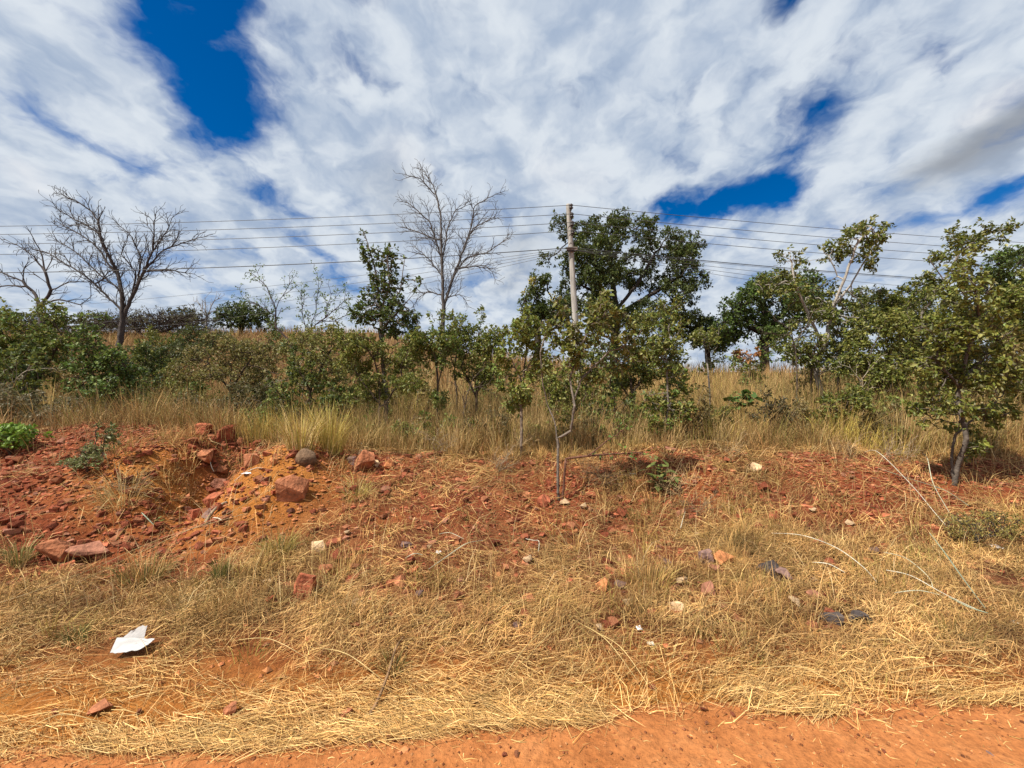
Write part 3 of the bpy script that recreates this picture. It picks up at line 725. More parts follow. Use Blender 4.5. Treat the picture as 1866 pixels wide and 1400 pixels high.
def ramify(polys, seg, r, gens=((.50, 1.9, .62), (.40, .95, .75), (.30, .5, .9)), up=.10):
    """limbs given as polylines send out straight shoots, which branch in turn: (spacing, length, angle) per generation"""
    pos = [np.array(polys[0][0], float)]; par = [-1]
    level = []
    for k, pl in enumerate(polys):
        q = resample(pl, seg); q[1:-1] += r.normal(0, seg * .05, q[1:-1].shape)
        last = 0 if k == 0 else int(np.argmin(np.linalg.norm(np.array(pos) - q[0], axis=1))); ch = [last]
        for p in q[1:]: pos.append(p); par.append(last); last = len(pos) - 1; ch.append(last)
        level.append((ch, 1.0, k))
    ntr = len(pos)
    for g, (sp, ln, an) in enumerate(gens):
        nxt = []
        for ch, sc, k in level:
            if len(ch) < 3: continue
            acc = 0; side = r.integers(0, 2)
            for a in range(1, len(ch)):
                acc += np.linalg.norm(pos[ch[a]] - pos[ch[a - 1]]); f = a / (len(ch) - 1)
                if g == 0 and k == 0 and f < .45: continue
                if acc < sp * r.uniform(.7, 1.3): continue
                acc = 0; side = 1 - side; t = pos[ch[a]] - pos[ch[a - 1]]; t /= np.linalg.norm(t) + 1e-9
                v = r.normal(size=3); v -= t * (v @ t); v /= np.linalg.norm(v) + 1e-9
                w = np.cross(t, (0, 1, 0)); w /= np.linalg.norm(w) + 1e-9; v = v * .6 + w * (1 if side else -1) * .9; v /= np.linalg.norm(v)
                d_ = t * math.cos(an) + v * math.sin(an) + np.array((0, 0, up)); d_ /= np.linalg.norm(d_)
                L_ = ln * sc * r.uniform(.55, 1.15) * (1.15 - .6 * f); n_ = max(2, int(L_ / (seg * .8))); last = ch[a]; c2 = [last]
                bend = r.normal(0, .10, 3) + np.array((0, 0, .05))
                for q in range(n_):
                    d_ = d_ + bend * .5 + r.normal(0, .07, 3); d_ /= np.linalg.norm(d_); pos.append(pos[last] + d_ * L_ / n_); par.append(last); last = len(pos) - 1; c2.append(last)
                nxt.append((c2, sc * r.uniform(.8, 1.1), -1))
            if g == 0: pass
        level = nxt + ([l for l in level] if g < 2 else [])
    return np.array(pos), np.array(par), ntr




def tree(name, label, cat, sx, d, trunks, crowns, pal, bark, r_base, r_tip, n_attr, leaf=.08, lw=.42, per=4, group=None,
         hi=False, seed=0, step=None, kill=None, jit=.25, lai=None, brk=True, twig=0, trop=(0, 0, .06), accents=(), sides=5, split=5, spread=.5, upb=1.0, sparse=1.0, base_y=None, fan=None, depthk=.8, shell=.0):
    """trunks: photo polylines (first point is set on the ground); crowns: (sx, sy, rx, ry) ellipses at the tree's own distance"""
    lai = lai or (2.8 if d > 14 else 2.3)
    leaf *= .78; lw *= .78; hi = hi and d < 7.0; step = step and step * .9
    if base_y: d = float(hit(sx, base_y)[1])
    r = np.random.default_rng(1000 + seed); X0 = (sx - CX) / F * d; B = np.array((X0, d, float(H(X0, d)) - .03))
    polys = []
    for k, t in enumerate(trunks):
        pts = [at(a, b, d) for a, b in t]
        if k == 0 or (len(t) and t[0][0] == 'b'): pts = [B] + pts
        for q, p_ in enumerate(pts[1:], 1): p_[1] += r.normal(0, .06) * q * .5
        polys.append(pts)
    if not fan and d < 30 and brk:
        nc = []
        for c in crowns:
            nk = 5 if c[2] * c[3] > 500 else 4
            for q in range(nk):
                a_, b_ = r.uniform(0, 6.28), math.sqrt(r.random()) * .78; f_ = r.uniform(.38, .62)
                nc.append((c[0] + math.cos(a_) * b_ * c[2], c[1] + math.sin(a_) * b_ * c[3], c[2] * f_, c[3] * f_, r.normal(0, .45) * c[2] * d / F))
        hi_ = min(c[1] - c[3] for c in crowns); wtop = [c for c in crowns if c[1] - c[3] < hi_ + 25]
        for q in range(2 if d < 12 else 0):
            c = wtop[r.integers(0, len(wtop))]; L_ = r.uniform(.15, .38) * F / d; nc.append((c[0] + r.uniform(-.8, .8) * c[2], c[1] - c[3] * .8 - L_ * .3, .07 * F / d, L_ * .5, 0))
        crown_area = sum(math.pi * c[2] * c[3] for c in crowns) * (d / F) ** 2 * .8; crowns = nc
    else: crown_area = sum(math.pi * c[2] * c[3] for c in crowns) * (d / F) ** 2 * .8
    A = []
    tot = sum(c[2] * c[3] for c in crowns)
    for c in crowns:
        m = max(10, int(1.6 * n_attr * c[2] * c[3] / tot)); v = r.normal(size=(m, 3)); v /= np.linalg.norm(v, axis=1)[:, None]; v *= ((shell + (1 - shell) * r.random(m)) ** (1 / 2.4))[:, None]
        ce = at(c[0], c[1], d + (c[4] if len(c) > 4 else 0)); s = d / F
        A.append(ce + v * np.array((c[2] * s, c[2] * s * depthk, c[3] * s)))
    A = np.concatenate(A); A = A[A[:, 2] > H(A[:, 0], A[:, 1]) + .08]
    size = 2.2 * max(c[3] for c in crowns) * d / F
    step = (step or max(.05, size / 14)) * .68; kill = kill or step * .95; n_attr *= 1
    if fan: pos, par, ntr = ramify(polys, fan[0], r, fan[1])
    else: pos, par, ntr = colonize(polys, A, step, kill, jit, r, trop=trop)
    if twig:
        m = np.nonzero(np.arange(len(pos)) >= ntr * .6)[0]; m = np.repeat(m, 2); m = m[r.random(len(m)) < .75]
        dr = pos[m] - pos[par[m]]; dr /= np.linalg.norm(dr, axis=1)[:, None] + 1e-9
        for seg in range(2):
            dd = dr + r.normal(0, .62 if seg == 0 else .4, dr.shape) + np.array((0, 0, .12)); dd /= np.linalg.norm(dd, axis=1)[:, None]
            newp = pos[m] + dd * twig * r.uniform(.4, 1.0, (len(m), 1)); a0 = len(pos); pos = np.concatenate((pos, newp)); par = np.concatenate((par, m)); m = np.arange(a0, len(pos)); dr = dd
    rad, nch, big = wood(pos, par, ntr, r_base, r_tip)
    root = thing(name, label, cat, tuple(B), group); pos = pos - B
    # which limb does a node belong to
    own = np.full(len(pos), -1)
    for i in range(1, len(pos)): own[i] = -1 if (i < ntr and not fan) or (fan and i < len(resample(polys[0], fan[0]))) else (own[par[i]] if own[par[i]] >= 0 else i)
    ids, cn = np.unique(own[own >= 0], return_counts=True); keep = ids[np.argsort(-cn)][:split] if len(ids) else []
    rest = np.nonzero(~np.isin(own, keep))[0]
    bcol = lambda m: np.array(bark) * r.uniform(.8, 1.2, (m, 1))
    g_ = tube(pos, par, rad, big, rest, sides, r)
    if g_: obj('trunk', mk('trunk', g_[0], [g_[1]], M_BARK, bcol(len(g_[0])), True), root)
    for kid in keep:
        g_ = tube(pos, par, rad, big, np.nonzero(own == kid)[0], max(3, sides - 1), r)
        if g_: obj('limb', mk('limb', g_[0], [g_[1]], M_BARK, bcol(len(g_[0])), True), root)
    nl = 0
    if per > 0:
        area = crown_area
        want = int(lai * sparse * area / (leaf * leaf * lw * .62)); cl = 9 if per >= 3 else 2
        cand = np.arange(ntr, len(pos)) if len(pos) > ntr + 8 else np.arange(1, len(pos))
        lim = np.quantile(rad[cand], .85); cand = cand[rad[cand] <= lim * 1.001]
        tw = np.repeat(cand[r.integers(0, len(cand), max(4, want // cl))], cl)
        dr = pos[tw] - pos[par[tw]]; dr /= np.linalg.norm(dr, axis=1)[:, None] + 1e-9
        cc_ = np.repeat(r.normal(0, step * .5, (len(tw) // cl, 3)), cl, 0)
        P_ = pos[tw] + cc_ + r.normal(0, leaf * .35, (len(tw), 3)); ok = P_[:, 2] + B[2] > H(P_[:, 0] + B[0], P_[:, 1] + B[1]) + .03
        P_, dr, tw = P_[ok], dr[ok], tw[ok]
        D_ = dr * spread + r.normal(0, .7, (len(tw), 3)) + np.array((0, 0, -.10))
        sz = leaf * r.uniform(.55, 1.25, len(tw))
        V, f, k = leaf_geo(P_, D_, sz, lw * 2, r, hi, upb)
        col = np.array(pal)[r.integers(0, len(pal), len(tw))] * r.uniform(.75, 1.3, (len(tw), 1))
        for (ax, ay, ar, acol) in accents:
            ce = at(ax, ay, d) - B; s = d / F; m = np.hypot((P_[:, 0] - ce[0]), (P_[:, 2] - ce[2])) < ar * s * r.uniform(.6, 1.15, len(P_))
            col[m] = np.array(acol)[r.integers(0, len(acol), int(m.sum()))] * r.uniform(.8, 1.2, (int(m.sum()), 1))
        obj('crown', mk('crown', V, [f], M_LEAF, np.repeat(col, k, 0)), root); nl = len(tw)
    STATS.append((name, sx, d, len(pos), nl))
    return root



# --- bare trees
FAN = (.24, ((.36, 1.15, .50), (.21, .75, .62), (.17, .42, .72)))
tree('bare_tree', 'wide bare grey tree with forked trunk behind the left bushes', 'tree', 212, 20,
     [[(216, 630), (224, 587), (226, 536), (211, 500), (193, 441), (180, 402), (165, 384), (144, 369), (111, 353)], [(193, 445), (180, 425), (159, 412), (123, 394), (95, 376)], [(211, 500), (180, 453), (154, 433), (116, 412), (98, 402)],
      [(222, 590), (237, 549), (260, 497), (278, 466), (309, 415), (316, 399)], [(260, 497), (296, 456), (334, 441), (365, 433)], [(278, 466), (280, 430), (280, 407), (268, 390)], [(240, 540), (247, 497), (224, 464), (232, 440)],
      [(250, 520), (265, 495), (309, 492), (355, 500)], [(226, 570), (190, 533), (165, 507), (123, 482), (85, 461), (51, 451)], [(178, 520), (195, 495), (220, 480)], [(250, 510), (256, 470), (240, 430), (215, 408)], [(226, 545), (215, 525), (180, 500), (140, 460), (105, 440)]],
     [(200, 450, 100, 60)], OLIVE, (.062, .052, .047), .135, .008, 50, per=0, seed=1, split=9, fan=FAN)
tree('bare_tree', 'low spreading leafless tree partly hidden by the far left bushes', 'tree', 72, 21,
     [[(76, 575), (75, 556), (60, 535), (41, 513), (0, 495), (-40, 480)], [(75, 556), (93, 533), (85, 497), (72, 459), (62, 435)], [(93, 533), (123, 515), (150, 512)], [(41, 513), (45, 490), (57, 469)], [(85, 497), (60, 465), (34, 448), (8, 441)], [(75, 556), (110, 545), (145, 555), (165, 540)], [(50, 525), (20, 520), (-20, 525)]],
     [(75, 500, 60, 40)], OLIVE, (.07, .058, .052), .13, .009, 50, per=0, seed=2, split=7, fan=(.32, ((.6, 1.4, .6), (.45, .8, .7), (.4, .4, .8))))
tree('bare_tree', 'tallest leafless tree with thin grey crown behind the conical young tree', 'tree', 806, 21,
     [[(807, 615), (808, 561), (806, 476), (803, 390), (791, 341), (769, 304)], [(808, 561), (826, 504), (846, 450), (860, 410), (863, 376), (903, 353)], [(850, 440), (862, 416), (908, 393)], [(826, 504), (848, 470), (886, 461), (931, 433)], [(838, 490), (860, 486), (883, 484), (897, 496)],
      [(806, 476), (783, 404), (754, 379), (737, 364)], [(804, 440), (769, 427), (734, 413)], [(806, 476), (817, 413), (831, 384), (854, 373)], [(794, 359), (769, 327), (749, 321)], [(806, 505), (780, 470), (754, 450)], [(807, 540), (780, 530), (760, 545)], [(812, 545), (835, 535), (850, 548)]],
     [(820, 440, 80, 90)], OLIVE, (.10, .088, .080), .115, .0075, 50, per=0, seed=3, split=9, fan=FAN)
tree('thorn_shrub', 'sparse feathery shrub with purplish bare stems left of the conical tree', 'shrub', 545, 15,
     [[(530, 625), (503, 596), (500, 556), (483, 519), (454, 496)], [(500, 560), (520, 530), (534, 507)], [(538, 625), (563, 610), (577, 561), (583, 513)], [(545, 625), (577, 590), (600, 576), (634, 541)], [(590, 580), (598, 555), (603, 536)], [(500, 575), (470, 555), (445, 545)], [(560, 615), (550, 570), (548, 535)], [(575, 585), (610, 585), (640, 570)]],
     [(475, 510, 35, 24), (515, 530, 45, 34), (580, 545, 50, 32), (615, 555, 30, 25), (540, 575, 60, 25)],
     GREEN, (.075, .052, .050), .045, .006, 50, leaf=.09, per=1, sparse=.10, seed=4, fan=(.22, ((.34, .8, .55), (.26, .45, .7), (.2, .25, .8))))
tree('bare_tree', 'small pale leafless tree far off on the hillside', 'tree', 376, 38, [[(376, 600), (376, 575), (374, 545)], [(376, 580), (366, 560), (358, 545)], [(376, 580), (386, 558), (394, 542)]],
     [(376, 562, 24, 22)], OLIVE, (.28, .26, .25), .10, .015, 50, per=0, seed=5, split=4, fan=(.4, ((.45, 1.4, .6), (.4, .8, .7), (.4, .4, .8))))
tree('flat_topped_tree', 'flat topped brownish acacia standing alone on the hillside', 'tree', 264, 37, [[(264, 625), (262, 612), (245, 600)], [(262, 612), (285, 598)], [(262, 615), (310, 600)]],
     [(225, 590, 50, 13), (300, 588, 60, 15), (350, 588, 40, 18)], [(.12, .10, .05), (.09, .08, .04), (.10, .105, .035)], (.06, .045, .04), .16, .016, 520, leaf=.18, per=3, lai=1.3, twig=.5, seed=6, step=.45, jit=.3, trop=(0, 0, .02))
# --- far leafy trees
tree('dark_tree', 'dark rounded evergreen far off on the hillside crest', 'tree', 440, 42, [[(440, 600), (440, 585)], [(440, 592), (470, 575)]],
     [(420, 578, 32, 22), (460, 580, 40, 24), (440, 572, 40, 20)], DARK, DARKB, .2, .02, 460, leaf=.26, lw=.5, per=9, seed=7, step=.5)
tree('dark_tree', 'olive bushy tree merging into the hillside beside the flat topped acacia', 'tree', 345, 40, [[(345, 600), (345, 590)]],
     [(330, 580, 35, 22), (180, 590, 40, 22), (60, 600, 60, 30)], [(.085, .085, .03), (.10, .10, .03), (.06, .065, .025)], DARKB, .15, .02, 420, leaf=.26, lw=.5, per=8, seed=8, step=.5)
tree('big_leafy_tree', 'big dark evergreen with rounded crown right behind the power pole', 'tree', 1118, 23,
     [[(1122, 600), (1124, 560), (1115, 500), (1112, 440)], [(1124, 565), (1160, 520), (1190, 470)], [(1122, 575), (1175, 545), (1230, 510)], [(1118, 520), (1070, 470), (1040, 440)], [(1120, 550), (1060, 520)]],
     [(1150, 420, 50, 38), (1050, 435, 48, 38), (1110, 455, 60, 40), (1200, 455, 62, 48), (1250, 490, 40, 45), (1150, 510, 80, 45), (1040, 500, 50, 40), (1225, 540, 55, 28), (1000, 475, 20, 15), (1070, 555, 50, 35), (1120, 575, 60, 26), (1190, 575, 60, 26), (1255, 575, 35, 24), (1110, 410, 30, 22)],
     DARK + [(.085, .10, .03)], DARKB, .26, .012, 1500, leaf=.22, lw=.34, per=12, seed=9, step=.36, jit=.2, spread=.9, split=7, shell=.25)
tree('dark_tree', 'low dark tree with yellow sprays left of the power pole', 'tree', 980, 21, [[(980, 600), (978, 570)], [(979, 585), (1010, 560)], [(979, 585), (950, 565)]],
     [(955, 560, 32, 30), (1000, 555, 38, 38), (985, 525, 30, 20), (1030, 570, 30, 30)], DARK, DARKB, .18, .012, 620, leaf=.2, lw=.4, per=11, seed=10, step=.33, accents=[(945, 522, 17, YELLOW), (1008, 543, 14, YELLOW), (970, 516, 8, YELLOW)], spread=.8)
tree('big_leafy_tree', 'broad dark tree with rounded top on the right hillside', 'tree', 1395, 24,
     [[(1392, 620), (1398, 590), (1390, 550)], [(1396, 600), (1440, 560)], [(1396, 610), (1340, 585)]],
     [(1400, 520, 50, 32), (1440, 530, 50, 45), (1370, 565, 55, 40), (1320, 595, 45, 32), (1460, 590, 50, 40), (1410, 600, 60, 28), (1340, 560, 35, 30), (1300, 625, 40, 20), (1480, 540, 40, 35)],
     DARK + GREEN[:2], DARKB, .25, .013, 1150, leaf=.21, lw=.42, per=11, seed=11, step=.38, spread=.6, shell=.2)
tree('dark_tree', 'dense shady tree low on the crest between pole and broad tree', 'tree', 1290, 25, [[(1290, 640), (1286, 615)], [(1288, 630), (1320, 610)]],
     [(1270, 605, 40, 26), (1310, 615, 45, 24), (1230, 600, 40, 28)], DARK, DARKB, .18, .014, 520, leaf=.22, lw=.42, per=9, seed=12, step=.4)
tree('big_leafy_tree', 'deep green tree rising over the right hand thicket', 'tree', 1838, 15,
     [[(1838, 600), (1845, 550)], [(1840, 580), (1800, 540)]], [(1850, 500, 50, 45), (1810, 545, 55, 45), (1870, 570, 50, 50), (1780, 580, 40, 35)],
     DARK + GREEN[:1], DARKB, .16, .01, 760, leaf=.13, lw=.44, per=12, seed=13, step=.27, shell=.2)
tree('slender_tree', 'thin grey green tree in the gap beyond the right thicket', 'tree', 1640, 18, [[(1640, 600), (1638, 560)], [(1639, 580), (1600, 550)]],
     [(1630, 560, 55, 30), (1590, 575, 40, 30), (1680, 560, 45, 35), (1570, 545, 30, 20)], OLIVE + DARK, GREYB, .09, .009, 620, leaf=.14, lw=.36, per=7, seed=14, step=.28)
# --- middle distance
tree('conical_tree', 'conical dark green young tree with a tuft on its leader', 'tree', 702, 7.6,
     [[(704, 720), (698, 650), (692, 560), (680, 490), (665, 425)], [(710, 740), (700, 660), (688, 600)], [(693, 570), (712, 520), (708, 470)], [(694, 580), (730, 530), (738, 470)], [(697, 600), (750, 540)]],
     [(664, 430, 7, 16), (672, 465, 14, 25), (708, 470, 16, 30), (738, 475, 9, 14), (757, 515, 12, 12), (700, 520, 36, 30), (715, 570, 50, 32), (670, 570, 34, 30), (730, 595, 40, 24), (690, 540, 25, 22)],
     DARK + GREEN[:1] + [(.10, .115, .03)], GREYB, .045, .005, 900, leaf=.10, lw=.40, per=6, seed=15, step=.115, hi=True, brk=False, lai=2.3, accents=[(742, 468, 8, YELLOW + GREEN)], spread=.8, jit=.2)
tree('leafy_shrub', 'spreading olive shrub around the stems of the conical tree', 'shrub', 690, 7.2,
     [[(692, 760), (690, 700), (680, 660)], [(700, 740), (730, 690)], [(695, 740), (655, 690)]],
     [(690, 660, 55, 40), (740, 650, 40, 38), (640, 640, 40, 40), (700, 705, 60, 26)], OLIVE, BROWNB, .022, .004, 560, leaf=.085, lw=.36, per=5, hi=True, seed=16, step=.11)
tree('slender_tree', 'thin leaning sapling with drooping foliage right of the conical tree', 'sapling', 798, 7.4,
     [[(796, 740), (800, 690), (793, 640), (800, 600)], [(798, 700), (815, 640)]],
     [(790, 610, 42, 34), (815, 650, 25, 36), (770, 640, 22, 25), (800, 735, 22, 18)], OLIVE + GREEN, BROWNB, .022, .004, 420, leaf=.085, lw=.36, per=5, hi=True, seed=17, step=.11)
tree('leafy_shrub', 'rounded yellow green shrub between the thin sapling and the pale trunked sapling', 'shrub', 868, 8.2, [[(868, 740), (866, 690)], [(867, 720), (840, 670)], [(867, 720), (895, 670)]],
     [(850, 620, 45, 45), (895, 610, 42, 42), (870, 670, 50, 35), (830, 590, 25, 18)], OLIVE + GREEN[2:], BROWNB, .028, .004, 680, leaf=.085, lw=.4, per=6, hi=True, seed=18, step=.12)
tree('leafy_shrub', 'large olive thicket leaning over the power pole base', 'shrub', 1150, 8.3, [[(1152, 740), (1150, 690), (1140, 640)], [(1151, 720), (1190, 660)], [(1151, 730), (1110, 670)]],
     [(1130, 640, 60, 48), (1185, 620, 50, 50), (1150, 690, 65, 36), (1100, 590, 40, 40), (1215, 660, 40, 50), (1080, 560, 25, 22)], OLIVE + DARK[:1], BROWNB, .035, .004, 900, leaf=.09, lw=.4, per=6, hi=True, seed=19, step=.125)
tree('leafy_shrub', 'rusty leaved shrub standing in tall grass on the right slope', 'shrub', 1368, 11, [[(1368, 690), (1366, 650)]],
     [(1368, 660, 30, 26), (1395, 640, 16, 14), (1365, 700, 26, 22), (1425, 655, 14, 8)], OLIVE + GREEN, BROWNB, .03, .005, 320, leaf=.12, lw=.4, per=6, hi=True, seed=20, step=.14, accents=[(1366, 645, 18, RUST), (1398, 632, 8, YELLOW), (1424, 652, 12, BRIGHT)])
tree('slender_tree', 'pale curved trunk tree with tufted crown high over the right grass', 'tree', 1497, 8.6,
     [[(1500, 720), (1490, 665), (1496, 620), (1510, 570), (1530, 510), (1550, 450), (1575, 420)], [(1496, 620), (1470, 570), (1440, 520), (1440, 480)], [(1530, 510), (1510, 470)], [(1510, 570), (1550, 520), (1570, 480)]],
     [(1570, 425, 45, 22), (1600, 435, 32, 22), (1520, 455, 32, 20), (1590, 470, 26, 22), (1440, 470, 36, 14), (1420, 520, 45, 35), (1480, 560, 60, 40), (1540, 590, 55, 40), (1450, 620, 40, 40), (1530, 650, 40, 25)],
     OLIVE + DARK[:2], PALEB, .055, .005, 1050, leaf=.105, lw=.36, per=5, hi=True, seed=21, step=.135, spread=.9)
tree('slender_tree', 'leaning tree with a long bough reaching up to the right', 'tree', 1672, 9.0,
     [[(1676, 690), (1678, 630), (1690, 570), (1720, 510), (1745, 460), (1790, 430)], [(1700, 545), (1735, 500), (1760, 470)], [(1678, 630), (1650, 580)], [(1720, 510), (1690, 470)]],
     [(1800, 430, 35, 14), (1760, 445, 35, 18), (1735, 425, 12, 12), (1700, 470, 22, 12), (1840, 415, 14, 8), (1690, 530, 42, 30), (1650, 570, 40, 35), (1700, 600, 50, 40), (1650, 640, 45, 35), (1720, 660, 45, 35), (1620, 540, 30, 25)],
     OLIVE + DARK[:2], GREYB, .045, .005, 820, leaf=.105, lw=.36, per=5, hi=True, seed=22, step=.135, spread=.9)
tree('leafy_shrub', 'dense olive shrub among thin stems in the right thicket', 'shrub', 1590, 7.8, [[(1590, 740), (1588, 690)], [(1589, 720), (1560, 660)], [(1589, 720), (1620, 660)]],
     [(1570, 640, 45, 40), (1620, 650, 45, 45), (1590, 700, 45, 30), (1640, 600, 40, 35)], OLIVE, BROWNB, .026, .004, 620, leaf=.085, lw=.4, per=5, hi=True, seed=23, step=.115)
tree('leafy_shrub', 'yellowish olive shrub filling the far end of the right thicket', 'shrub', 1800, 7.5, [[(1800, 730), (1805, 680)], [(1802, 710), (1840, 660)]],
     [(1790, 620, 55, 45), (1845, 640, 50, 50), (1820, 580, 50, 40), (1850, 700, 40, 35), (1740, 590, 40, 35), (1780, 690, 45, 35), (1720, 540, 35, 30), (1860, 540, 40, 40)], OLIVE + GREEN[2:3], BROWNB, .03, .004, 820, leaf=.09, lw=.4, per=6, hi=True, seed=24, step=.12)
# --- left thicket
tree('leafy_shrub', 'large green shrub at the far end of the left thicket', 'shrub', 70, 8.5, [[(70, 720), (68, 670)], [(69, 700), (30, 630)], [(69, 700), (110, 620)]],
     [(40, 600, 60, 42), (110, 600, 52, 42), (70, 660, 80, 40), (0, 640, 40, 45)], OLIVE + GREEN, BROWNB, .035, .004, 950, leaf=.09, lw=.42, per=6, hi=True, seed=25, step=.125)
tree('leafy_shrub', 'deep green glossy shrub in front of the wide bare tree', 'shrub', 195, 7.3, [[(196, 750), (194, 710)], [(195, 730), (160, 670)], [(195, 730), (230, 670)]],
     [(170, 650, 45, 40), (225, 660, 45, 42), (195, 700, 55, 35), (160, 610, 30, 25), (140, 690, 30, 30)], GREEN + DARK, BROWNB, .03, .004, 820, leaf=.085, lw=.44, per=7, hi=True, seed=26, step=.11)
tree('leafy_shrub', 'loose olive shrub with brown seed heads left of the thorn shrub', 'shrub', 420, 9.0, [[(420, 720), (418, 680)], [(419, 710), (380, 660)], [(419, 710), (460, 650)]],
     [(390, 650, 50, 42), (450, 650, 50, 45), (410, 695, 70, 28), (340, 670, 40, 30), (480, 690, 30, 28)], [(.24, .21, .06), (.18, .175, .042), (.28, .21, .085), (.14, .125, .04)], BROWNB, .03, .004, 820, leaf=.075, lw=.4, per=5, lai=1.5, hi=False, seed=27, step=.13)
tree('leafy_shrub', 'olive shrub growing under the sparse feathery thorn shrub', 'shrub', 565, 8.6, [[(566, 720), (564, 680)], [(565, 710), (530, 650)], [(565, 710), (600, 640)]],
     [(540, 640, 52, 40), (600, 630, 48, 38), (560, 680, 70, 30), (620, 670, 30, 30)], [(.22, .22, .05), (.17, .18, .04), (.27, .24, .075), (.19, .16, .055)], BROWNB, .03, .004, 820, leaf=.075, lw=.4, per=5, lai=1.5, hi=False, seed=28, step=.125)
tree('leafy_shrub', 'low feathery green shrub on the slope between bare tree and dark evergreen', 'shrub', 300, 13, [[(300, 670), (300, 650)], [(300, 660), (270, 640)], [(300, 660), (340, 630)]],
     [(290, 650, 50, 22), (350, 625, 45, 30), (390, 610, 40, 25), (255, 670, 40, 25)], [(.09, .10, .03), (.07, .085, .025)], BROWNB, .03, .006, 420, leaf=.12, lw=.35, per=5, seed=29, step=.2)
tree('bright_bush', 'bright lime green bush at the left end of the spoil heap', 'bush', 22, 6.0, [[(22, 815), (22, 800)], [(22, 810), (5, 795)], [(22, 810), (40, 795)]],
     [(10, 795, 38, 22), (40, 795, 30, 20), (-20, 790, 40, 25)], BRIGHT, BROWNB, .012, .003, 360, leaf=.06, lw=.5, per=6, hi=True, brk=False, lai=2.8, seed=30, step=.06, base_y=828)
tree('weed_bush', 'small dark green weed bush rooted in the red spoil heap', 'bush', 160, 5.3, [[(160, 840), (158, 830)], [(160, 835), (140, 830)], [(160, 835), (185, 825)]],
     [(150, 825, 38, 20), (185, 822, 22, 20), (130, 845, 22, 14), (165, 845, 36, 14)], [(.14, .165, .05), (.11, .13, .04), (.19, .20, .07), (.26, .25, .12)], BROWNB, .010, .003, 330, leaf=.055, lw=.4, per=5, hi=True, lai=1.3, seed=31, step=.055, base_y=860)
tree('weed_bush', 'grey green weeds with dry flower heads behind the spoil heap', 'weeds', 85, 6.7, [[(85, 770), (84, 750)], [(85, 760), (50, 735)], [(85, 760), (125, 735)]],
     [(60, 745, 45, 25), (120, 745, 45, 25), (20, 735, 40, 25), (160, 755, 40, 20), (100, 765, 60, 18)], [(.12, .12, .05), (.20, .17, .09), (.26, .22, .13), (.10, .10, .04), (.14, .11, .05)], (.16, .12, .07), .012, .003, 620, leaf=.05, lw=.4, per=3, lai=2.0, seed=32, step=.09)
tree('weed_bush', 'tangled dull brown and green weeds below the loose olive shrub', 'weeds', 410, 7.0, [[(410, 760), (408, 740)], [(409, 755), (370, 735)], [(409, 755), (450, 730)]],
     [(380, 735, 45, 28), (440, 730, 50, 30), (320, 745, 40, 22), (490, 740, 30, 25)], [(.12, .11, .04), (.18, .14, .06), (.10, .10, .03), (.08, .07, .03)], (.13, .10, .07), .012, .003, 560, leaf=.055, lw=.4, per=3, lai=2.2, seed=33, step=.09)
# --- near saplings
tree('sapling', 'green crowned young tree on a thin straight trunk left of the two stemmed sapling', 'sapling', 950, 5.5,
     [[(950, 810), (950, 740), (955, 680), (960, 620)], [(953, 700), (930, 650)], [(955, 680), (985, 630)]],
     [(945, 600, 32, 30), (975, 610, 34, 38), (930, 655, 28, 30), (960, 690, 38, 34), (945, 730, 30, 22), (920, 690, 22, 22), (985, 650, 22, 25)], OLIVE[:3] + GREEN[2:], (.16, .12, .09), .020, .003, 620, leaf=.072, lw=.42, per=4, hi=True, seed=34, step=.08)
tree('sapling', 'pale barked two stemmed sapling on bare red soil with arching side branches', 'sapling', 1018, 4.55,
     [[(1016, 880), (1017, 810), (1012, 770), (1000, 740), (990, 700), (985, 640), (1000, 590)], [(1017, 800), (1040, 785), (1045, 740), (1040, 690), (1060, 630), (1085, 580)], [(1042, 740), (1060, 690), (1110, 640)]],
     [(1085, 565, 40, 24), (1115, 600, 42, 34), (1060, 610, 35, 34), (1140, 640, 34, 30), (1100, 670, 40, 26), (1010, 580, 30, 28), (1030, 640, 26, 30), (1150, 600, 22, 20)], OLIVE + [(.22, .20, .09)], (.15, .12, .095), .016, .0025, 720, leaf=.072, lw=.42, per=4, hi=True, seed=35, step=.07)
tree('stump_sapling', 'thin brown stem bent sharply sideways beside the two stemmed sapling', 'sapling', 1024, 4.50,
     [[(1026, 900), (1030, 845), (1033, 838), (1070, 830), (1095, 815), (1125, 798)], [(1033, 838), (1042, 826), (1044, 800)], [(1060, 832), (1110, 828), (1170, 826)]],
     [(1130, 795, 14, 8), (1080, 828, 18, 6), (1160, 826, 24, 5), (1110, 832, 24, 8)], GREEN, (.12, .055, .035), .014, .003, 60, leaf=.06, per=1, sparse=.2, hi=True, seed=36, step=.06)
tree('sapling', 'narrow sapling with drooping olive leaves in front of the tan grass', 'sapling', 1212, 6.0,
     [[(1213, 790), (1214, 740), (1212, 690)], [(1213, 760), (1230, 720)]],
     [(1212, 640, 30, 40), (1225, 700, 36, 34), (1195, 730, 30, 28), (1235, 745, 32, 26), (1205, 775, 34, 18), (1225, 590, 26, 26)], OLIVE + GREEN[:1], GREYB, .018, .003, 560, leaf=.075, lw=.4, per=4, hi=True, seed=37, step=.085)
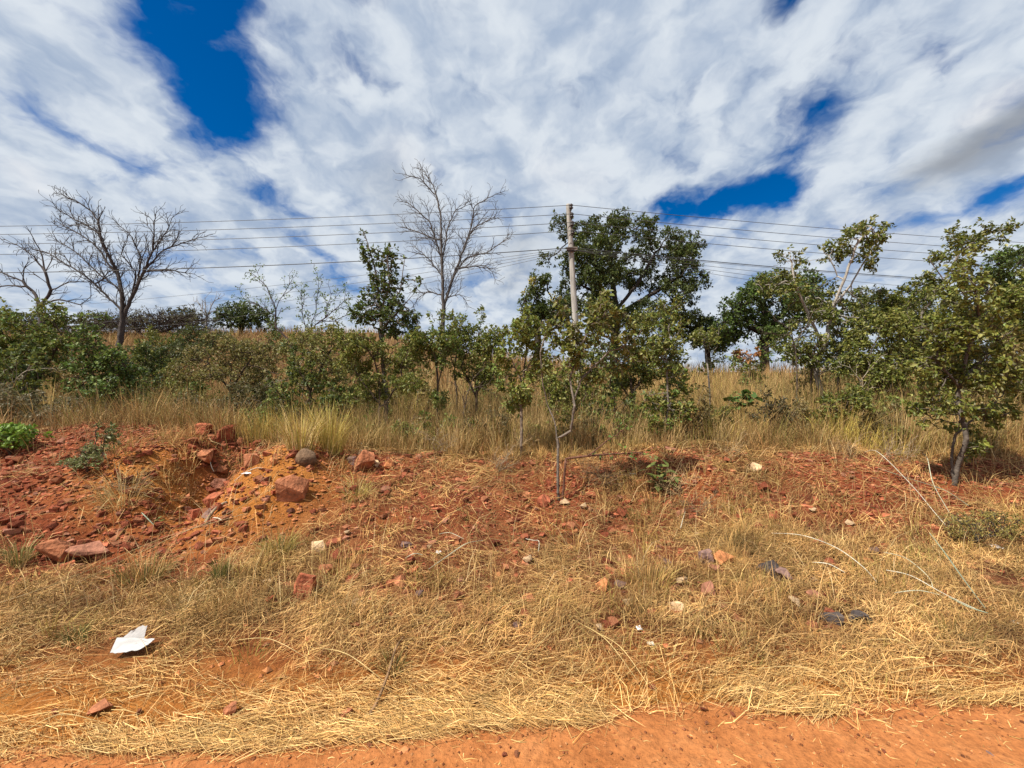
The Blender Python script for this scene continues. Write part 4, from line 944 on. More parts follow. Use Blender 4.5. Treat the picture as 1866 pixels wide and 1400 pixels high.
tree('near_tree', 'leafy young tree with grey double trunk standing on the red bank at the right end', 'tree', 1738, 4.75,
     [[(1742, 850), (1745, 800), (1750, 720), (1762, 650), (1775, 580)], [(1736, 870), (1738, 820), (1744, 760)], [(1746, 790), (1790, 755), (1810, 735)], [(1752, 710), (1710, 660)], [(1755, 690), (1810, 640)]],
     [(1775, 560, 50, 45), (1730, 600, 48, 44), (1820, 610, 46, 46), (1760, 660, 62, 40), (1700, 680, 42, 40), (1830, 690, 44, 42), (1720, 740, 46, 30), (1800, 760, 44, 26), (1690, 760, 26, 20), (1765, 500, 34, 24), (1770, 815, 30, 16)],
     OLIVE + OLIVE[:2] + [(.20, .19, .08)], (.105, .085, .068), .027, .003, 1500, leaf=.072, lw=.38, per=4, hi=True, seed=38, step=.082, split=7)
tree('thorn_shrub', 'little feathery thorn bush with dark forked stem in the straw at the right', 'shrub', 1772, 3.75,
     [[(1774, 1020), (1776, 1000), (1772, 990), (1750, 975)], [(1776, 1000), (1800, 978), (1835, 972)], [(1775, 1005), (1730, 985)]],
     [(1770, 955, 60, 16), (1820, 950, 40, 22), (1730, 975, 30, 12), (1840, 970, 26, 14)], [(.30, .25, .07), (.24, .21, .055), (.34, .26, .09)], DARKB, .011, .0022, 380, leaf=.040, lw=.18, per=4, lai=.8, brk=False, seed=39, step=.05)
tree('leafy_shrub', 'small shrub with dull leaves in the grass below the pale curved trunk', 'shrub', 1540, 6.3, [[(1540, 770), (1538, 740)], [(1539, 760), (1515, 735)], [(1539, 760), (1570, 720)]],
     [(1530, 735, 34, 26), (1570, 720, 30, 22), (1500, 755, 28, 16)], OLIVE + DARK[:1], BROWNB, .012, .003, 300, leaf=.07, lw=.36, per=3, hi=True, seed=40, step=.085)
tree('weed_bush', 'dark withered weed in the tan grass right of the narrow sapling', 'weeds', 1405, 6.4, [[(1405, 770), (1403, 755)]],
     [(1400, 750, 40, 20), (1430, 765, 26, 16)], [(.09, .08, .03), (.12, .09, .04), (.06, .055, .025)], BROWNB, .009, .003, 200, leaf=.06, lw=.38, per=3, seed=41, step=.085)
tree('weed_bush', 'green ferny weeds at the foot of the conical tree', 'weeds', 760, 6.3, [[(760, 795), (758, 780)]],
     [(750, 780, 30, 16), (785, 790, 26, 14)], GREEN + OLIVE, BROWNB, .008, .003, 200, leaf=.07, lw=.3, per=3, hi=True, seed=42, step=.07)
# thin stems in the right thicket
STEMS = [(1478, 8.4, 640, 'thin dark stem left of the pale curved trunk'), (1528, 8.7, 640, 'thin grey stem right of the pale curved trunk'), (1655, 8.2, 620, 'spindly stem beside the leaning tree'),
         (1632, 9.0, 610, 'slim pale stem deep in the right thicket'), (1838, 8.0, 640, 'slim dark stem at the far right thicket'), (1290, 8.6, 640, 'slim grey stem left of the big leaved plant'), (830, 8.8, 640, 'slim reddish stem behind the thin leaning sapling')]
for k, (sx, d, ty, lab) in enumerate(STEMS):
    tree('slender_tree', lab + ' with a small leafy top', 'sapling', sx, d, [[(sx + 3, 720), (sx - 3, 680), (sx + 2, ty)]],
         [(sx, ty - 15, 30, 26), (sx + 10, ty + 15, 26, 20)], OLIVE, GREYB if k % 2 else BROWNB, .018, .004, 200, leaf=.085, lw=.38, per=4, hi=True, lai=1.6, seed=60 + k, step=.12, split=2)
# scrub bushes filling the slope behind
rs = random.Random(77)
SCRUB = [(sx, d) for sx, d in ((735, 11), (905, 12), (1000, 12), (560, 7.6), (640, 7.9), (250, 7.6), (330, 7.8), (1120, 7.2), (1640, 7.4), (1690, 6.9), (1850, 6.8), (20, 7.6), (-30, 12), (30, 14), (120, 11.5), (265, 10), (325, 11.5), (360, 9.3), (470, 12), (500, 9.6), (640, 11), (615, 9.2), (765, 9.4), (930, 9.0), (1035, 8.6), (1075, 10), (1470, 9.8), (1545, 11.5), (1620, 10.5), (1690, 8.4), (1730, 10.5), (1770, 9.2), (1860, 9.5), (1900, 11),
                                 (220, 17), (330, 19), (450, 18), (590, 20), (660, 17), (500, 24), (280, 25), (740, 22), (880, 18), (1560, 16), (1700, 16), (1780, 15))]
for k, (sx, d) in enumerate(SCRUB):
    X0 = (sx - CX) / F * d; gy_ = CY - F * (float(H(X0, d)) - CAMH) / d; hh = rs.uniform(.8, 1.9) * (1.25 if d > 14 else 1.0) * F / d; ww = rs.uniform(.45, .85) * F / d
    pal_ = [OLIVE, OLIVE + GREEN, [(.22, .18, .055), (.16, .145, .038), (.27, .20, .08)], DARK + OLIVE[:2]][k % 4]
    col_ = ['olive', 'fresh green', 'brownish', 'dark green'][k % 4]; size_ = 'tall' if hh * d / F > 1.5 else ('low' if hh * d / F < 1.05 else 'middling')
    near_ = next(t for lim, t in ((0, 'beyond the far end of the left thicket'), (180, 'behind the large green shrub'), (300, 'behind the deep green glossy shrub'), (400, 'behind the two crest blocks'), (520, 'under the dark rounded evergreen'), (660, 'beside the sparse feathery shrub'), (780, 'by the conical young tree'),
             (940, 'behind the thin leaning sapling'), (1110, 'at the foot of the power pole'), (1320, 'below the big dark evergreen'), (1460, 'below the broad dark tree'), (1600, 'beside the pale curved trunk'), (1720, 'under the leaning tree'), (9999, 'deep in the right hand thicket')) if sx < lim)
    tree('scrub_bush', f'{size_} {col_} scrub bush {near_}' + (' far up the slope' if d > 14 else ''), 'bush', sx, d, [[(sx, gy_ - hh * .3), (sx + rs.uniform(-8, 8), gy_ - hh * .6)], [(sx, gy_ - hh * .15), (sx - ww * .5, gy_ - hh * .5)], [(sx, gy_ - hh * .2), (sx + ww * .5, gy_ - hh * .55)]],
         [(sx - ww * .4, gy_ - hh * .5, ww * .7, hh * .42), (sx + ww * .45, gy_ - hh * .45, ww * .65, hh * .38), (sx + rs.uniform(-.3, .3) * ww, gy_ - hh * .85, ww * .5, hh * .28), (sx + rs.uniform(-1, 1) * ww, gy_ - hh * .2, ww * .6, hh * .2)],
         pal_, BROWNB, .025, .005, 300, leaf=.10 if d < 14 else .15, lw=.42, per=5, lai=1.5, seed=200 + k, step=.19 if d < 14 else .3, split=1, sides=4, group='scrub bushes on the slope')
# low weeds tangled into the grass along the crest
LOWW = [(250, 6.9, 'behind the red mound top'), (305, 6.6, 'behind the small dark weed bush'), (470, 6.5, 'between the crest blocks and the round boulder'), (530, 6.7, 'behind the round boulder'), (640, 6.6, 'right of the bright yellow green tuft'), (735, 6.3, 'under the conical tree'), (830, 6.4, 'below the thin leaning sapling'), (885, 6.2, 'left of the green crowned young tree'),
        (1000, 6.3, 'between the two near saplings'), (1065, 6.6, 'at the power pole foot'), (1125, 6.2, 'right of the power pole foot'), (1265, 6.1, 'right of the narrow sapling'), (1310, 6.6, 'left of the broad leaved plant'), (1450, 6.2, 'left of the pale curved trunk'), (1500, 6.4, 'at the root of the pale curved trunk'), (1595, 6.2, 'below the dense olive shrub'), (1655, 6.0, 'left of the grey double trunk'),
        (1800, 5.9, 'right of the grey double trunk'), (1850, 6.4, 'beyond the grey double trunk'), (200, 7.2, 'under the deep green glossy shrub')]
for k, (sx, d, wh) in enumerate(LOWW):
    X0 = (sx - CX) / F * d; gy_ = CY - F * (float(H(X0, d)) - CAMH) / d; hh = rs.uniform(.35, .85) * F / d; ww = rs.uniform(.22, .42) * F / d
    pal_ = [OLIVE, [(.26, .20, .08), (.18, .15, .05), (.32, .25, .12)], GREEN + OLIVE, [(.16, .13, .05), (.11, .095, .035), (.22, .16, .07)]][k % 4]; nm = ['olive', 'dry tan', 'green', 'withered brown'][k % 4]
    tree('low_weed', f'low {nm} weed in the grass {wh}', 'weeds', sx, d, [[(sx, gy_ - hh * .4), (sx + rs.uniform(-9, 9), gy_ - hh * .8)], [(sx, gy_ - 3), (sx - ww * .7, gy_ - hh * .6)], [(sx, gy_ - 3), (sx + ww * .7, gy_ - hh * .65)]],
         [(sx, gy_ - hh * .55, ww, hh * .4), (sx - ww * .5, gy_ - hh * .4, ww * .6, hh * .3), (sx + ww * .5, gy_ - hh * .75, ww * .5, hh * .3)], pal_, (.13, .10, .06), .009, .003, 220, leaf=.06, lw=.36, per=3, lai=1.0, hi=False, seed=400 + k, step=.085, split=1, sides=3)
# pale dead branches in the scrub
DEADB = [(15, 7.4, [[(14, 745), (10, 700), (0, 680), (-30, 668)], [(12, 720), (30, 690), (60, 675), (95, 668)], [(20, 695), (28, 670)]], 'pale curved dead branches at the far end of the left thicket'),
         (548, 7.9, [[(550, 725), (555, 690), (562, 668)], [(552, 705), (530, 690), (510, 694), (480, 702)], [(555, 690), (545, 676), (535, 660)]], 'white dead sticks poking out below the feathery shrub'),
         (1452, 8.0, [[(1452, 700), (1455, 640), (1445, 600), (1420, 580)], [(1452, 620), (1475, 590), (1490, 560)], [(1450, 610), (1410, 610), (1380, 600)]], 'pale dead twigs in front of the broad dark tree'),
         (1575, 7.6, [[(1576, 740), (1570, 690), (1590, 650)], [(1572, 700), (1550, 670)], [(1574, 715), (1610, 690), (1650, 680)]], 'grey dead stems among the dense olive shrub of the right thicket'),
         (840, 6.7, [[(842, 770), (850, 720), (862, 690), (880, 672)], [(848, 735), (835, 705)], [(855, 710), (890, 700)]], 'dark crooked dead stem below the rounded yellow green shrub')]
for k, (sx, d, tr, lab) in enumerate(DEADB):
    tree('dead_branch', lab, 'dead branch', sx, d, tr, [(sx, 700, 40, 40)], OLIVE, (.09, .065, .05) if 'dark' in lab else (.34, .29, .22), .012, .0035, 50, per=0, seed=300 + k, sides=4, split=1, fan=(.08, ((.16, .34, .6), (.12, .18, .7))))
# withered twiggy weeds over the bank
WEEDS = [(905, 862, 34, 'grey twiggy dead weed below the green crowned sapling'), (1235, 905, 40, 'pale grey dead brush under the hanging leafy plant'), (1270, 940, 34, 'grey tangle of dead twigs with a white reed beside it'),
         (800, 830, 30, 'brown dead weed on the bank left of the green crowned sapling'), (960, 830, 26, 'dark dead weed clump around the thin straight trunk'), (1100, 890, 40, 'brown dead brush right of the bent stem'),
         (1640, 850, 44, 'brown dead brush left of the grey double trunk'), (1560, 840, 36, 'tan dead weed on the crest of the right bank'), (240, 905, 26, 'straw coloured dead weed drooping over the gully'), (520, 800, 34, 'grey dead twigs behind the round boulder'),
         (1330, 840, 32, 'tan dead weed on the bank above the pale flake')]
for k, (sx, sy, w, lab) in enumerate(WEEDS):
    p = hit(sx, sy); d = p[1]
    r = random.Random(k); nst = 7
    st_ = [[(sx + r.uniform(-.2, .2) * w, sy - 4)] + [(sx + r.uniform(-.9, .9) * w, sy - r.uniform(14, 44))]] + [[(sx + r.uniform(-.3, .3) * w, sy - 3), (sx + r.uniform(-.7, .7) * w, sy - r.uniform(10, 20)), (sx + r.uniform(-1.2, 1.2) * w, sy - r.uniform(16, 52))] for q in range(nst)]
    tree('dead_weed', lab, 'dead weed', sx, d, st_, [(sx, sy - 26, w, 24)], OLIVE, [(.30, .22, .14), (.36, .25, .13), (.24, .16, .09)][k % 3], .005, .0018, 50, per=0, seed=80 + k, sides=3, split=0, fan=(.05, ((.06, .16, .6), (.05, .09, .7))))

# --- plants whose leaves can be picked apart
def leaf_mesh(name, col, wid, curl):
    r = np.random.default_rng(3); n = 6; V = []; f = []
    for i in range(n + 1):
        t = i / n; w = wid * math.sin(math.pi * min(1, t * .92 + .04)) ** .8 if 0 < i < n else .02
        for s, zz in ((-1, .12), (0, 0), (1, .12)): V.append((s * w, t, zz * w * 1.4 - curl * t * t))
    for i in range(n):
        for j in range(2): f.append((i * 3 + j, i * 3 + j + 1, i * 3 + j + 4, i * 3 + j + 3))
    return mk(name, V, [f], M_LEAF, np.array(col) * r.uniform(.9, 1.1, (len(V), 1)), True)


big_leaves = [leaf_mesh('leaf', c, .34, .25) for c in ((.085, .15, .03), (.11, .17, .04), (.07, .12, .025))]
small_leaves = [leaf_mesh('leaf', c, .19, .3) for c in ((.15, .18, .04), (.20, .22, .06), (.11, .14, .03))]


def leaf_plant(name, label, cat, sx, d, stems, meshes, size, bark, seed, per_rosette=7, rad=.012, tilt=.9, base=None):
    r = random.Random(seed); X0 = (sx - CX) / F * d; B = np.array((X0, d, float(H(X0, d)) - .02)); root = thing(name, label, cat, tuple(B))
    for st_ in stems:
        pts = resample(np.array([B if p is None else at(p[0], p[1], d + (p[2] if len(p) > 2 else 0)) for p in st_]), .05); par = np.arange(-1, len(pts) - 1); big = np.arange(1, len(pts) + 1)
        rd = np.linspace(rad, rad * .35, len(pts)); V, q = tube(pts - B, par, rd, big, np.arange(len(pts)), 6, None)
        obj('stem', mk('stem', V, [q], M_BARK, np.tile(np.array(bark), (len(V), 1)), True), root)
        for i in range(len(pts) - 1, max(0, len(pts) - per_rosette - 1), -1):
            for k in range(2):
                o = obj('leaf', r.choice(meshes), root); s = size * r.uniform(.7, 1.2); o.scale = (s, s, s); o.location = pts[i] - B + np.array((0, 0, r.uniform(-.01, .01)))
                o.rotation_euler = (r.uniform(-.3, 1.0) * tilt, r.uniform(-.5, .5), r.uniform(0, 6.3))
    return root


leaf_plant('broad_leaved_plant', 'broad leaved green plant with round leaves in the tan grass', 'plant', 1352, 7.0, [[None, (1350, 740), (1352, 712)], [None, (1345, 745), (1328, 724, .1)], [None, (1360, 745), (1374, 718, -.1)]], big_leaves, .17, (.12, .12, .05), 1, 6)
leaf_plant('leafy_seedling', 'low seedling with long drooping green leaves on the bank near the thin pink slab', 'plant', 1205, 4.75,
           [[None, (1200, 870), (1195, 832)], [None, (1208, 872), (1218, 850, .08)], [None, (1195, 880), (1185, 856, -.1)], [None, (1212, 878), (1230, 868, -.05)]], small_leaves, .135, (.12, .09, .06), 2, 9, .006)
leaf_plant('leafy_seedling', 'tiny light green seedling left of the sapling base', 'plant', 968, 4.2, [[None, (968, 958), (970, 948)]], [small_leaves[1]], .055, (.12, .12, .05), 3, 4, .003)
leaf_plant('leafy_seedling', 'green rosette weed growing on the orange heap', 'plant', 464, 4.45, [[None, (462, 895)], [None, (470, 896, -.06)], [None, (456, 900, .06)]], [small_leaves[0]], .075, (.12, .12, .05), 4, 5, .003)
leaf_plant('leafy_seedling', 'green weed sprouting in the shade at the gully mouth', 'plant', 284, 4.1, [[None, (283, 950)], [None, (292, 950, -.05)]], [small_leaves[0]], .06, (.12, .12, .05), 5, 5, .003)


# --- single grass tufts that stand out
def tuft(label, sx, sy, nb, hgt, spread, cols, bend=(.2, 1.4), width=.005, seed=0):
    global rng
    rng = np.random.default_rng(500 + seed); p = hit(sx, sy); a = rng.uniform(0, 6.3, nb); r = np.sqrt(rng.random(nb)) * spread; bx, by = p[0] + np.cos(a) * r, p[1] + np.sin(a) * r
    P = np.c_[bx, by, H(bx, by) - .01] - p
    v, q, t, c = blades(P, np.c_[np.cos(a), np.sin(a)], hgt * rng.uniform(.5, 1.2, nb), rng.uniform(.6, 1.2, nb) * width, rng.uniform(*bend, nb), palette(cols, nb))
    o = obj('grass_tuft', mk('grass_tuft', v, [q, t], M_GRASS, c), None, tuple(p)); tag(o, label, 'grass tuft')


YG = [(.48, .36, .09), (.56, .42, .13), (.40, .33, .07)]; SG = [(.58, .42, .17), (.50, .36, .14), (.62, .47, .22)]; GG = [(.14, .17, .04), (.20, .20, .06), (.24, .22, .09)]
tuft('bright yellow green grass tuft standing behind the round boulder', 600, 818, 260, .62, .16, YG, (.1, .9), .007, 1)
tuft('yellowing grass tuft left of the bright yellow green tuft', 548, 815, 200, .55, .15, YG + SG, (.1, 1.0), .007, 2)
tuft('straw coloured tuft hanging over the gully rim', 225, 912, 240, .34, .14, SG, (.6, 2.2), .005, 3)
tuft('green based grass tuft left of the pyramid shaped rock', 35, 1030, 170, .26, .05, GG + SG, (.2, 1.5), .005, 4)
tuft('large olive grass tuft below the long flat slab', 262, 1060, 380, .26, .14, GG + DULL, (.2, 1.6), .005, 5)
tuft('small green tuft near the white paper', 135, 1172, 130, .11, .05, GG, (.2, 1.2), .004, 6)
tuft('green tuft at the foot of the bent stick', 715, 1225, 160, .14, .05, GG + DULL, (.3, 1.4), .004, 7)
tuft('straw tuft arching over the slope right of the leaning slab', 650, 905, 240, .28, .12, SG + YG, (.7, 2.1), .005, 8)
tuft('upright green stemmed tuft right of the olive grass tuft', 402, 1065, 110, .24, .04, GG, (.05, .5), .005, 9)
tuft('yellowish tuft in the straw left of the orange brick', 1180, 1075, 260, .24, .14, YG + DULL, (.2, 1.3), .005, 10)
tuft('olive tuft among the stones below the gully', 510, 1010, 240, .22, .10, GG + YG, (.3, 1.5), .005, 11)

# ------------------------------------------------------------------ power pole and wires
PD = 16.0; pb = at(1057, 752, PD); pt = at(1035.5, 374, PD); pb[2] = float(H(pb[0], PD)) - .1
root = thing('power_pole', 'tall weathered pale grey wooden power pole with four insulators', 'power pole', tuple(pb))
nseg, sides = 26, 14; V = []; cyl = []
for i in range(nseg + 4):
    t = min(i / nseg, 1.0); c = (pt - pb) * t; r = .135 - .040 * t
    if i > nseg: k = (i - nseg) / 3; c = c + np.array((0, 0, r * .55 * math.sin(k * math.pi / 2))); r = r * max(.05, math.cos(k * math.pi / 2))
    for j in range(sides):
        a = j * 2 * math.pi / sides; w = 1 + .03 * math.sin(j * 5 + i * .3); V.append((c[0] + math.cos(a) * r * w, c[1] + math.sin(a) * r * w, c[2]))
f = [(i * sides + j, i * sides + (j + 1) % sides, (i + 1) * sides + (j + 1) % sides, (i + 1) * sides + j) for i in range(nseg + 3) for j in range(sides)]
obj('pole_shaft', mk('pole_shaft', V, [f], M_POLE, np.tile((.36, .335, .30), (len(V), 1)), True), root)


def lathe(profile, sides=12, axis_=2):
    V = []; f = []
    for z, r in profile:
        for j in range(sides):
            a = j * 2 * math.pi / sides; V.append((math.cos(a) * r, math.sin(a) * r, z))
    for i in range(len(profile) - 1):
        for j in range(sides): f.append((i * sides + j, i * sides + (j + 1) % sides, (i + 1) * sides + (j + 1) % sides, (i + 1) * sides + j))
    return np.array(V), f


def box(x, y, z):
    V = np.array([(a * x / 2, b * y / 2, c * z / 2) for a in (-1, 1) for b in (-1, 1) for c in (-1, 1)])
    return V, [(0, 1, 3, 2), (4, 6, 7, 5), (0, 4, 5, 1), (2, 3, 7, 6), (0, 2, 6, 4), (1, 5, 7, 3)]


insV, insF = lathe([(-.085, .0), (-.085, .06), (-.05, .085), (-.02, .05), (.02, .05), (.05, .085), (.085, .06), (.085, 0)])
ins_me = mk('insulator', insV, [insF], M_WIRE, np.tile((.035, .022, .018), (len(insV), 1)), True)
bkV, bkF = box(.05, .16, .23); bk_me = mk('bracket', bkV, [bkF], M_WIRE, np.tile((.06, .055, .05), (len(bkV), 1)))
ANCH = []
for sy in (382, 399, 415.5, 431.5):
    t = (sy - 374) / (752 - 374); c = pt + (pb - pt) * t; q = c + np.array((.075, -.235, 0)); ANCH.append(q)
    b = obj('bracket', bk_me, root, tuple(q - pb + np.array((0, .07, 0)))); obj('insulator', ins_me, b, (0, -.06, 0))
c5 = pt + (pb - pt) * ((463 - 374) / 378)
V, f = box(.42, .10, .12); arm = obj('cable_bracket', mk('cable_bracket', V, [f], M_POLE, np.tile((.22, .17, .14), (len(V), 1))), root, tuple(c5 - pb + np.array((.02, -.15, 0))))
V, f = box(.34, .06, .05); obj('strap', mk('strap', V, [f], M_WIRE, np.tile((.05, .03, .03), (len(V), 1))), arm, (0, .01, -.09))


def wire(label, pts_sag, rad, col, group=None):
    """pts: list of (point, point, sag)"""
    P_ = []
    for k, (a, b, sg) in enumerate(pts_sag):
        t = np.linspace(0, 1, 41)[(1 if k else 0):]
        p = a[None] + (b - a)[None] * t[:, None]; p[:, 2] -= 4 * sg * t * (1 - t); P_.append(p)
    P_ = np.concatenate(P_); n = len(P_); V, q = tube(P_, np.arange(-1, n - 1), np.full(n, rad), np.arange(1, n + 1), np.arange(n), 6, None)
    tag(obj('power_wire', mk('power_wire', V, [q], M_WIRE, np.tile(np.array(col), (len(V), 1)), True)), label, 'wire', group)


ORD = ['topmost', 'second', 'third', 'fourth']
for k, q in enumerate(ANCH):
    sgl, sgr = (.57, .56, .62, .72)[k], (.42, .48, .52, .56)[k]; q = q + np.array((0, -.125, .0))
    L_ = np.array((-46.0, 17.0, q[2])); R_ = np.array((50.0, 22.6, q[2] + .15))
    wire(f'{ORD[k]} of the four power wires strung over the pole insulators', [(L_, q, sgl), (q, R_, sgr)], .010, (.07, .068, .065))
q = c5 + np.array((0, -.22, .02)); wire('thick black cable clamped to the pole below the four wires', [(np.array((-46., 17., q[2] - .1)), q, .78), (q, np.array((50., 22.6, q[2] - .1)), .62)], .015, (.045, .045, .045))
for k in range(4):
    q = c5 + np.array((-.18 + .11 * k, -.205, -.02 - .02 * k)); wire('thin wire running from the pole cable bracket to distant poles', [(np.array((-42., 31. + k * 1.3, 7.2 - .32 * k)), q, .35 + .22 * k), (q, np.array((52., 25. + 1.5 * k, 7.3 - .35 * k)), .55 + .1 * k)], .0075, (.08, .08, .08), 'thin wires below the cable')


# ------------------------------------------------------------------ litter, reeds, sticks
def strip(name, label, cat, pts, w, col, group=None, lift=.075, round_=False, arch=0.0, thick=.003):
    """long strip laid through photo points that touch the ground; (sx, sy, extra height)"""
    Q = np.array([hit(p[0], p[1]) + np.array((0, 0, lift + (p[2] if len(p) > 2 else 0))) for p in pts])
    # smooth
    s = np.linspace(0, len(Q) - 1, 22); Qs = []
    for t in s:
        i = min(int(t), len(Q) - 2); u = t - i; p0 = Q[max(i - 1, 0)]; p1 = Q[i]; p2 = Q[i + 1]; p3 = Q[min(i + 2, len(Q) - 1)]
        Qs.append(.5 * ((2 * p1) + (p2 - p0) * u + (2 * p0 - 5 * p1 + 4 * p2 - p3) * u * u + (3 * p1 - p0 - 3 * p2 + p3) * u ** 3))
    Qs = np.array(Qs); Qs[:, 2] = np.maximum(Qs[:, 2], top(Qs[:, 0], Qs[:, 1]) + .012); n = len(Qs); B = Qs[0].copy(); Qs -= B
    if round_:
        rd = np.linspace(w, w * .6, n); V, q = tube(Qs, np.arange(-1, n - 1), rd, np.arange(1, n + 1), np.arange(n), 7, None); fs = [q]
    else:
        d = np.gradient(Qs, axis=0); d /= np.linalg.norm(d, axis=1)[:, None]; s_ = np.cross(d, (0.1, -.5, .85)); s_ /= np.linalg.norm(s_, axis=1)[:, None]; u = np.cross(s_, d)
        ww = w * .55 * (.25 + .75 * np.sin(np.linspace(.25, 2.95, n)))[:, None] * .5
        V = np.stack((Qs - s_ * ww, Qs + u * thick, Qs + s_ * ww, Qs - u * thick), 1).reshape(-1, 3); k = np.arange(n - 1)[:, None] * 4
        fs = [np.concatenate([k + np.array([[a, (a + 1) % 4, (a + 1) % 4 + 4, a + 4]]) for a in range(4)])]
    r = np.random.default_rng(int(pts[0][0]))
    o = obj(name, mk(name, V, fs, M_FIBRE if not round_ else M_BARK, np.array(col) * np.repeat(np.interp(np.arange(len(V) // (7 if round_ else 4) + 1), np.arange(0, 60, 3), r.uniform(.55, 1.15, 20)), 7 if round_ else 4)[:len(V), None], True), None, tuple(B)); tag(o, label, cat, group)


PG = (.52, .50, .35); GGn = (.30, .35, .24); WH = (.66, .62, .49); TAN = (.54, .38, .17)
strip('reed_strip', 'long pale reed bending down the right bank toward the thorn bush', 'reed', [(1575, 850, .1), (1600, 850, .1), (1660, 905, .06), (1700, 945), (1725, 975)], .016, WH)
strip('reed_strip', 'arched pale reed hooked at its top near the grey double trunk', 'reed', [(1680, 860, .16), (1690, 868, .14), (1700, 905, .08), (1725, 940), (1740, 965)], .018, PG)
strip('reed_strip', 'grey green reed lying left of the grey double trunk', 'reed', [(1600, 870, .03), (1660, 885), (1720, 905), (1765, 935)], .018, GGn)
strip('reed_strip', 'longest cream reed arching across the straw right of the charcoal lump', 'reed', [(1405, 990, .02), (1460, 1000, .05), (1520, 1025, .06), (1570, 1055, .03), (1598, 1080)], .015, WH)
strip('reed_strip', 'pale reed below the longest cream reed', 'reed', [(1480, 1042), (1510, 1050, .02), (1540, 1062)], .014, WH)
strip('reed_strip', 'cream reed running down toward the fan of strips', 'reed', [(1610, 1030, .03), (1650, 1045, .05), (1690, 1075, .03), (1700, 1090)], .015, PG)
strip('reed_strip', 'pale strip crossing the straw into the fan root', 'reed', [(1615, 1062, .02), (1660, 1080, .05), (1720, 1110, .03), (1790, 1138)], .016, WH)
strip('reed_strip', 'grey green upright strip leaning over the fan of strips', 'reed', [(1694, 1022, .16), (1720, 1050, .12), (1750, 1082, .06), (1795, 1130)], .022, GGn)
strip('reed_strip', 'short cream strip lying level in the fan of strips', 'reed', [(1630, 1105, .02), (1675, 1107, .04), (1720, 1107)], .016, PG)
strip('reed_strip', 'grey green strip end at the root of the fan of strips', 'reed', [(1730, 1115, .02), (1765, 1132, .02), (1800, 1140)], .022, GGn)
strip('reed_strip', 'long green white reed lying aslant in the middle of the straw', 'reed', [(780, 1056), (815, 1038, .03), (850, 1018, .05), (880, 1005, .02)], .016, PG)
strip('reed_strip', 'short whitish reed left of the aslant green white reed', 'reed', [(738, 1034), (755, 1030, .02), (770, 1028)], .016, PG)
strip('reed_strip', 'thin grey green reed above the aslant green white reed', 'reed', [(800, 988), (820, 990, .02), (845, 998)], .012, PG)
strip('reed_strip', 'thin tan stalk leaning across the slope in the middle', 'reed', [(790, 985, .02), (830, 955, .05), (870, 932, .04)], .010, TAN)
strip('reed_strip', 'white reed chip beside the grey tangle of dead twigs', 'reed', [(1240, 978), (1245, 962, .02), (1249, 950, .03)], .014, WH)
strip('reed_strip', 'white bent stalk on red soil below the tiny seedling', 'reed', [(958, 1000, .01), (972, 1006, .03), (982, 1008, .03), (981, 1022)], .012, WH)
strip('reed_strip', 'bundle like tan stalk rising from the verge to the gully', 'reed', [(135, 1085), (230, 1045, .04), (330, 1000, .06), (420, 960, .06), (520, 900, .05)], .010, TAN)
strip('reed_strip', 'second tan stalk running under the large red boulder face', 'reed', [(0, 1120), (90, 1095, .03), (180, 1058, .04), (300, 1005, .05), (450, 955, .03)], .010, TAN)
strip('reed_strip', 'pale curl of dry leaf on the heap under the crest blocks', 'reed', [(382, 812, .03), (386, 818, .02), (398, 822, .02), (408, 824)], .03, TAN)
strip('reed_strip', 'white stick end inside the gully', 'reed', [(380, 854, .06), (386, 866, .02), (390, 872)], .016, WH)
strip('reed_strip', 'long white stick leaning along the gully edge', 'reed', [(427, 892, .01), (445, 880, .03), (465, 872, .03), (478, 866)], .018, WH)
strip('reed_strip', 'white chip lying on the orange heap', 'reed', [(388, 958), (396, 962, .01), (404, 964)], .022, WH)
strip('reed_strip', 'pair of pale leaves at the dark gully mouth', 'reed', [(258, 952, .02), (268, 962, .02), (280, 972)], .022, GGn)
strip('reed_strip', 'grey dead branch half buried along the gully edge', 'branch', [(372, 958), (388, 940, .03), (402, 928, .03), (414, 918)], .016, (.32, .25, .17), None, .01, True)
strip('stick', 'bent brown stick lying on the verge toward the road', 'stick', [(674, 1310), (690, 1285, .02), (706, 1250, .04), (722, 1205, .06), (736, 1172, .02)], .0085, (.26, .15, .075), None, .015, True)
strip('stick', 'short straw coloured stalk lying right of the bent stick', 'stick', [(722, 1294), (755, 1285, .01), (788, 1280)], .0045, TAN, None, .012, True)
LONG = [((0, 1218), (150, 1140)), ((620, 1180), (790, 1130)), ((900, 1270), (1040, 1120)), ((1045, 1140), (1160, 1250)), ((1560, 1180), (1700, 1210)), ((1700, 1200), (1830, 1235)), ((420, 1180), (560, 1210)), ((1240, 1130), (1400, 1120)),
        ((860, 1150), (1000, 1100)), ((950, 1225), (1060, 1140)), ((300, 1120), (480, 1080)), ((40, 1350), (180, 1330)), ((700, 1255), (560, 1190)), ((1080, 1160), (1180, 1260)), ((1380, 1230), (1540, 1270)), ((1600, 1240), (1866, 1250))]
for a, b in LONG:
    strip('grass_stalk', 'long single straw coloured stalk lying on the matted verge grass', 'stalk', [a, ((a[0] + b[0]) / 2, (a[1] + b[1]) / 2 - 4, .05), b], .0075, (.66, .48, .20), 'long stalks on the verge', .03)


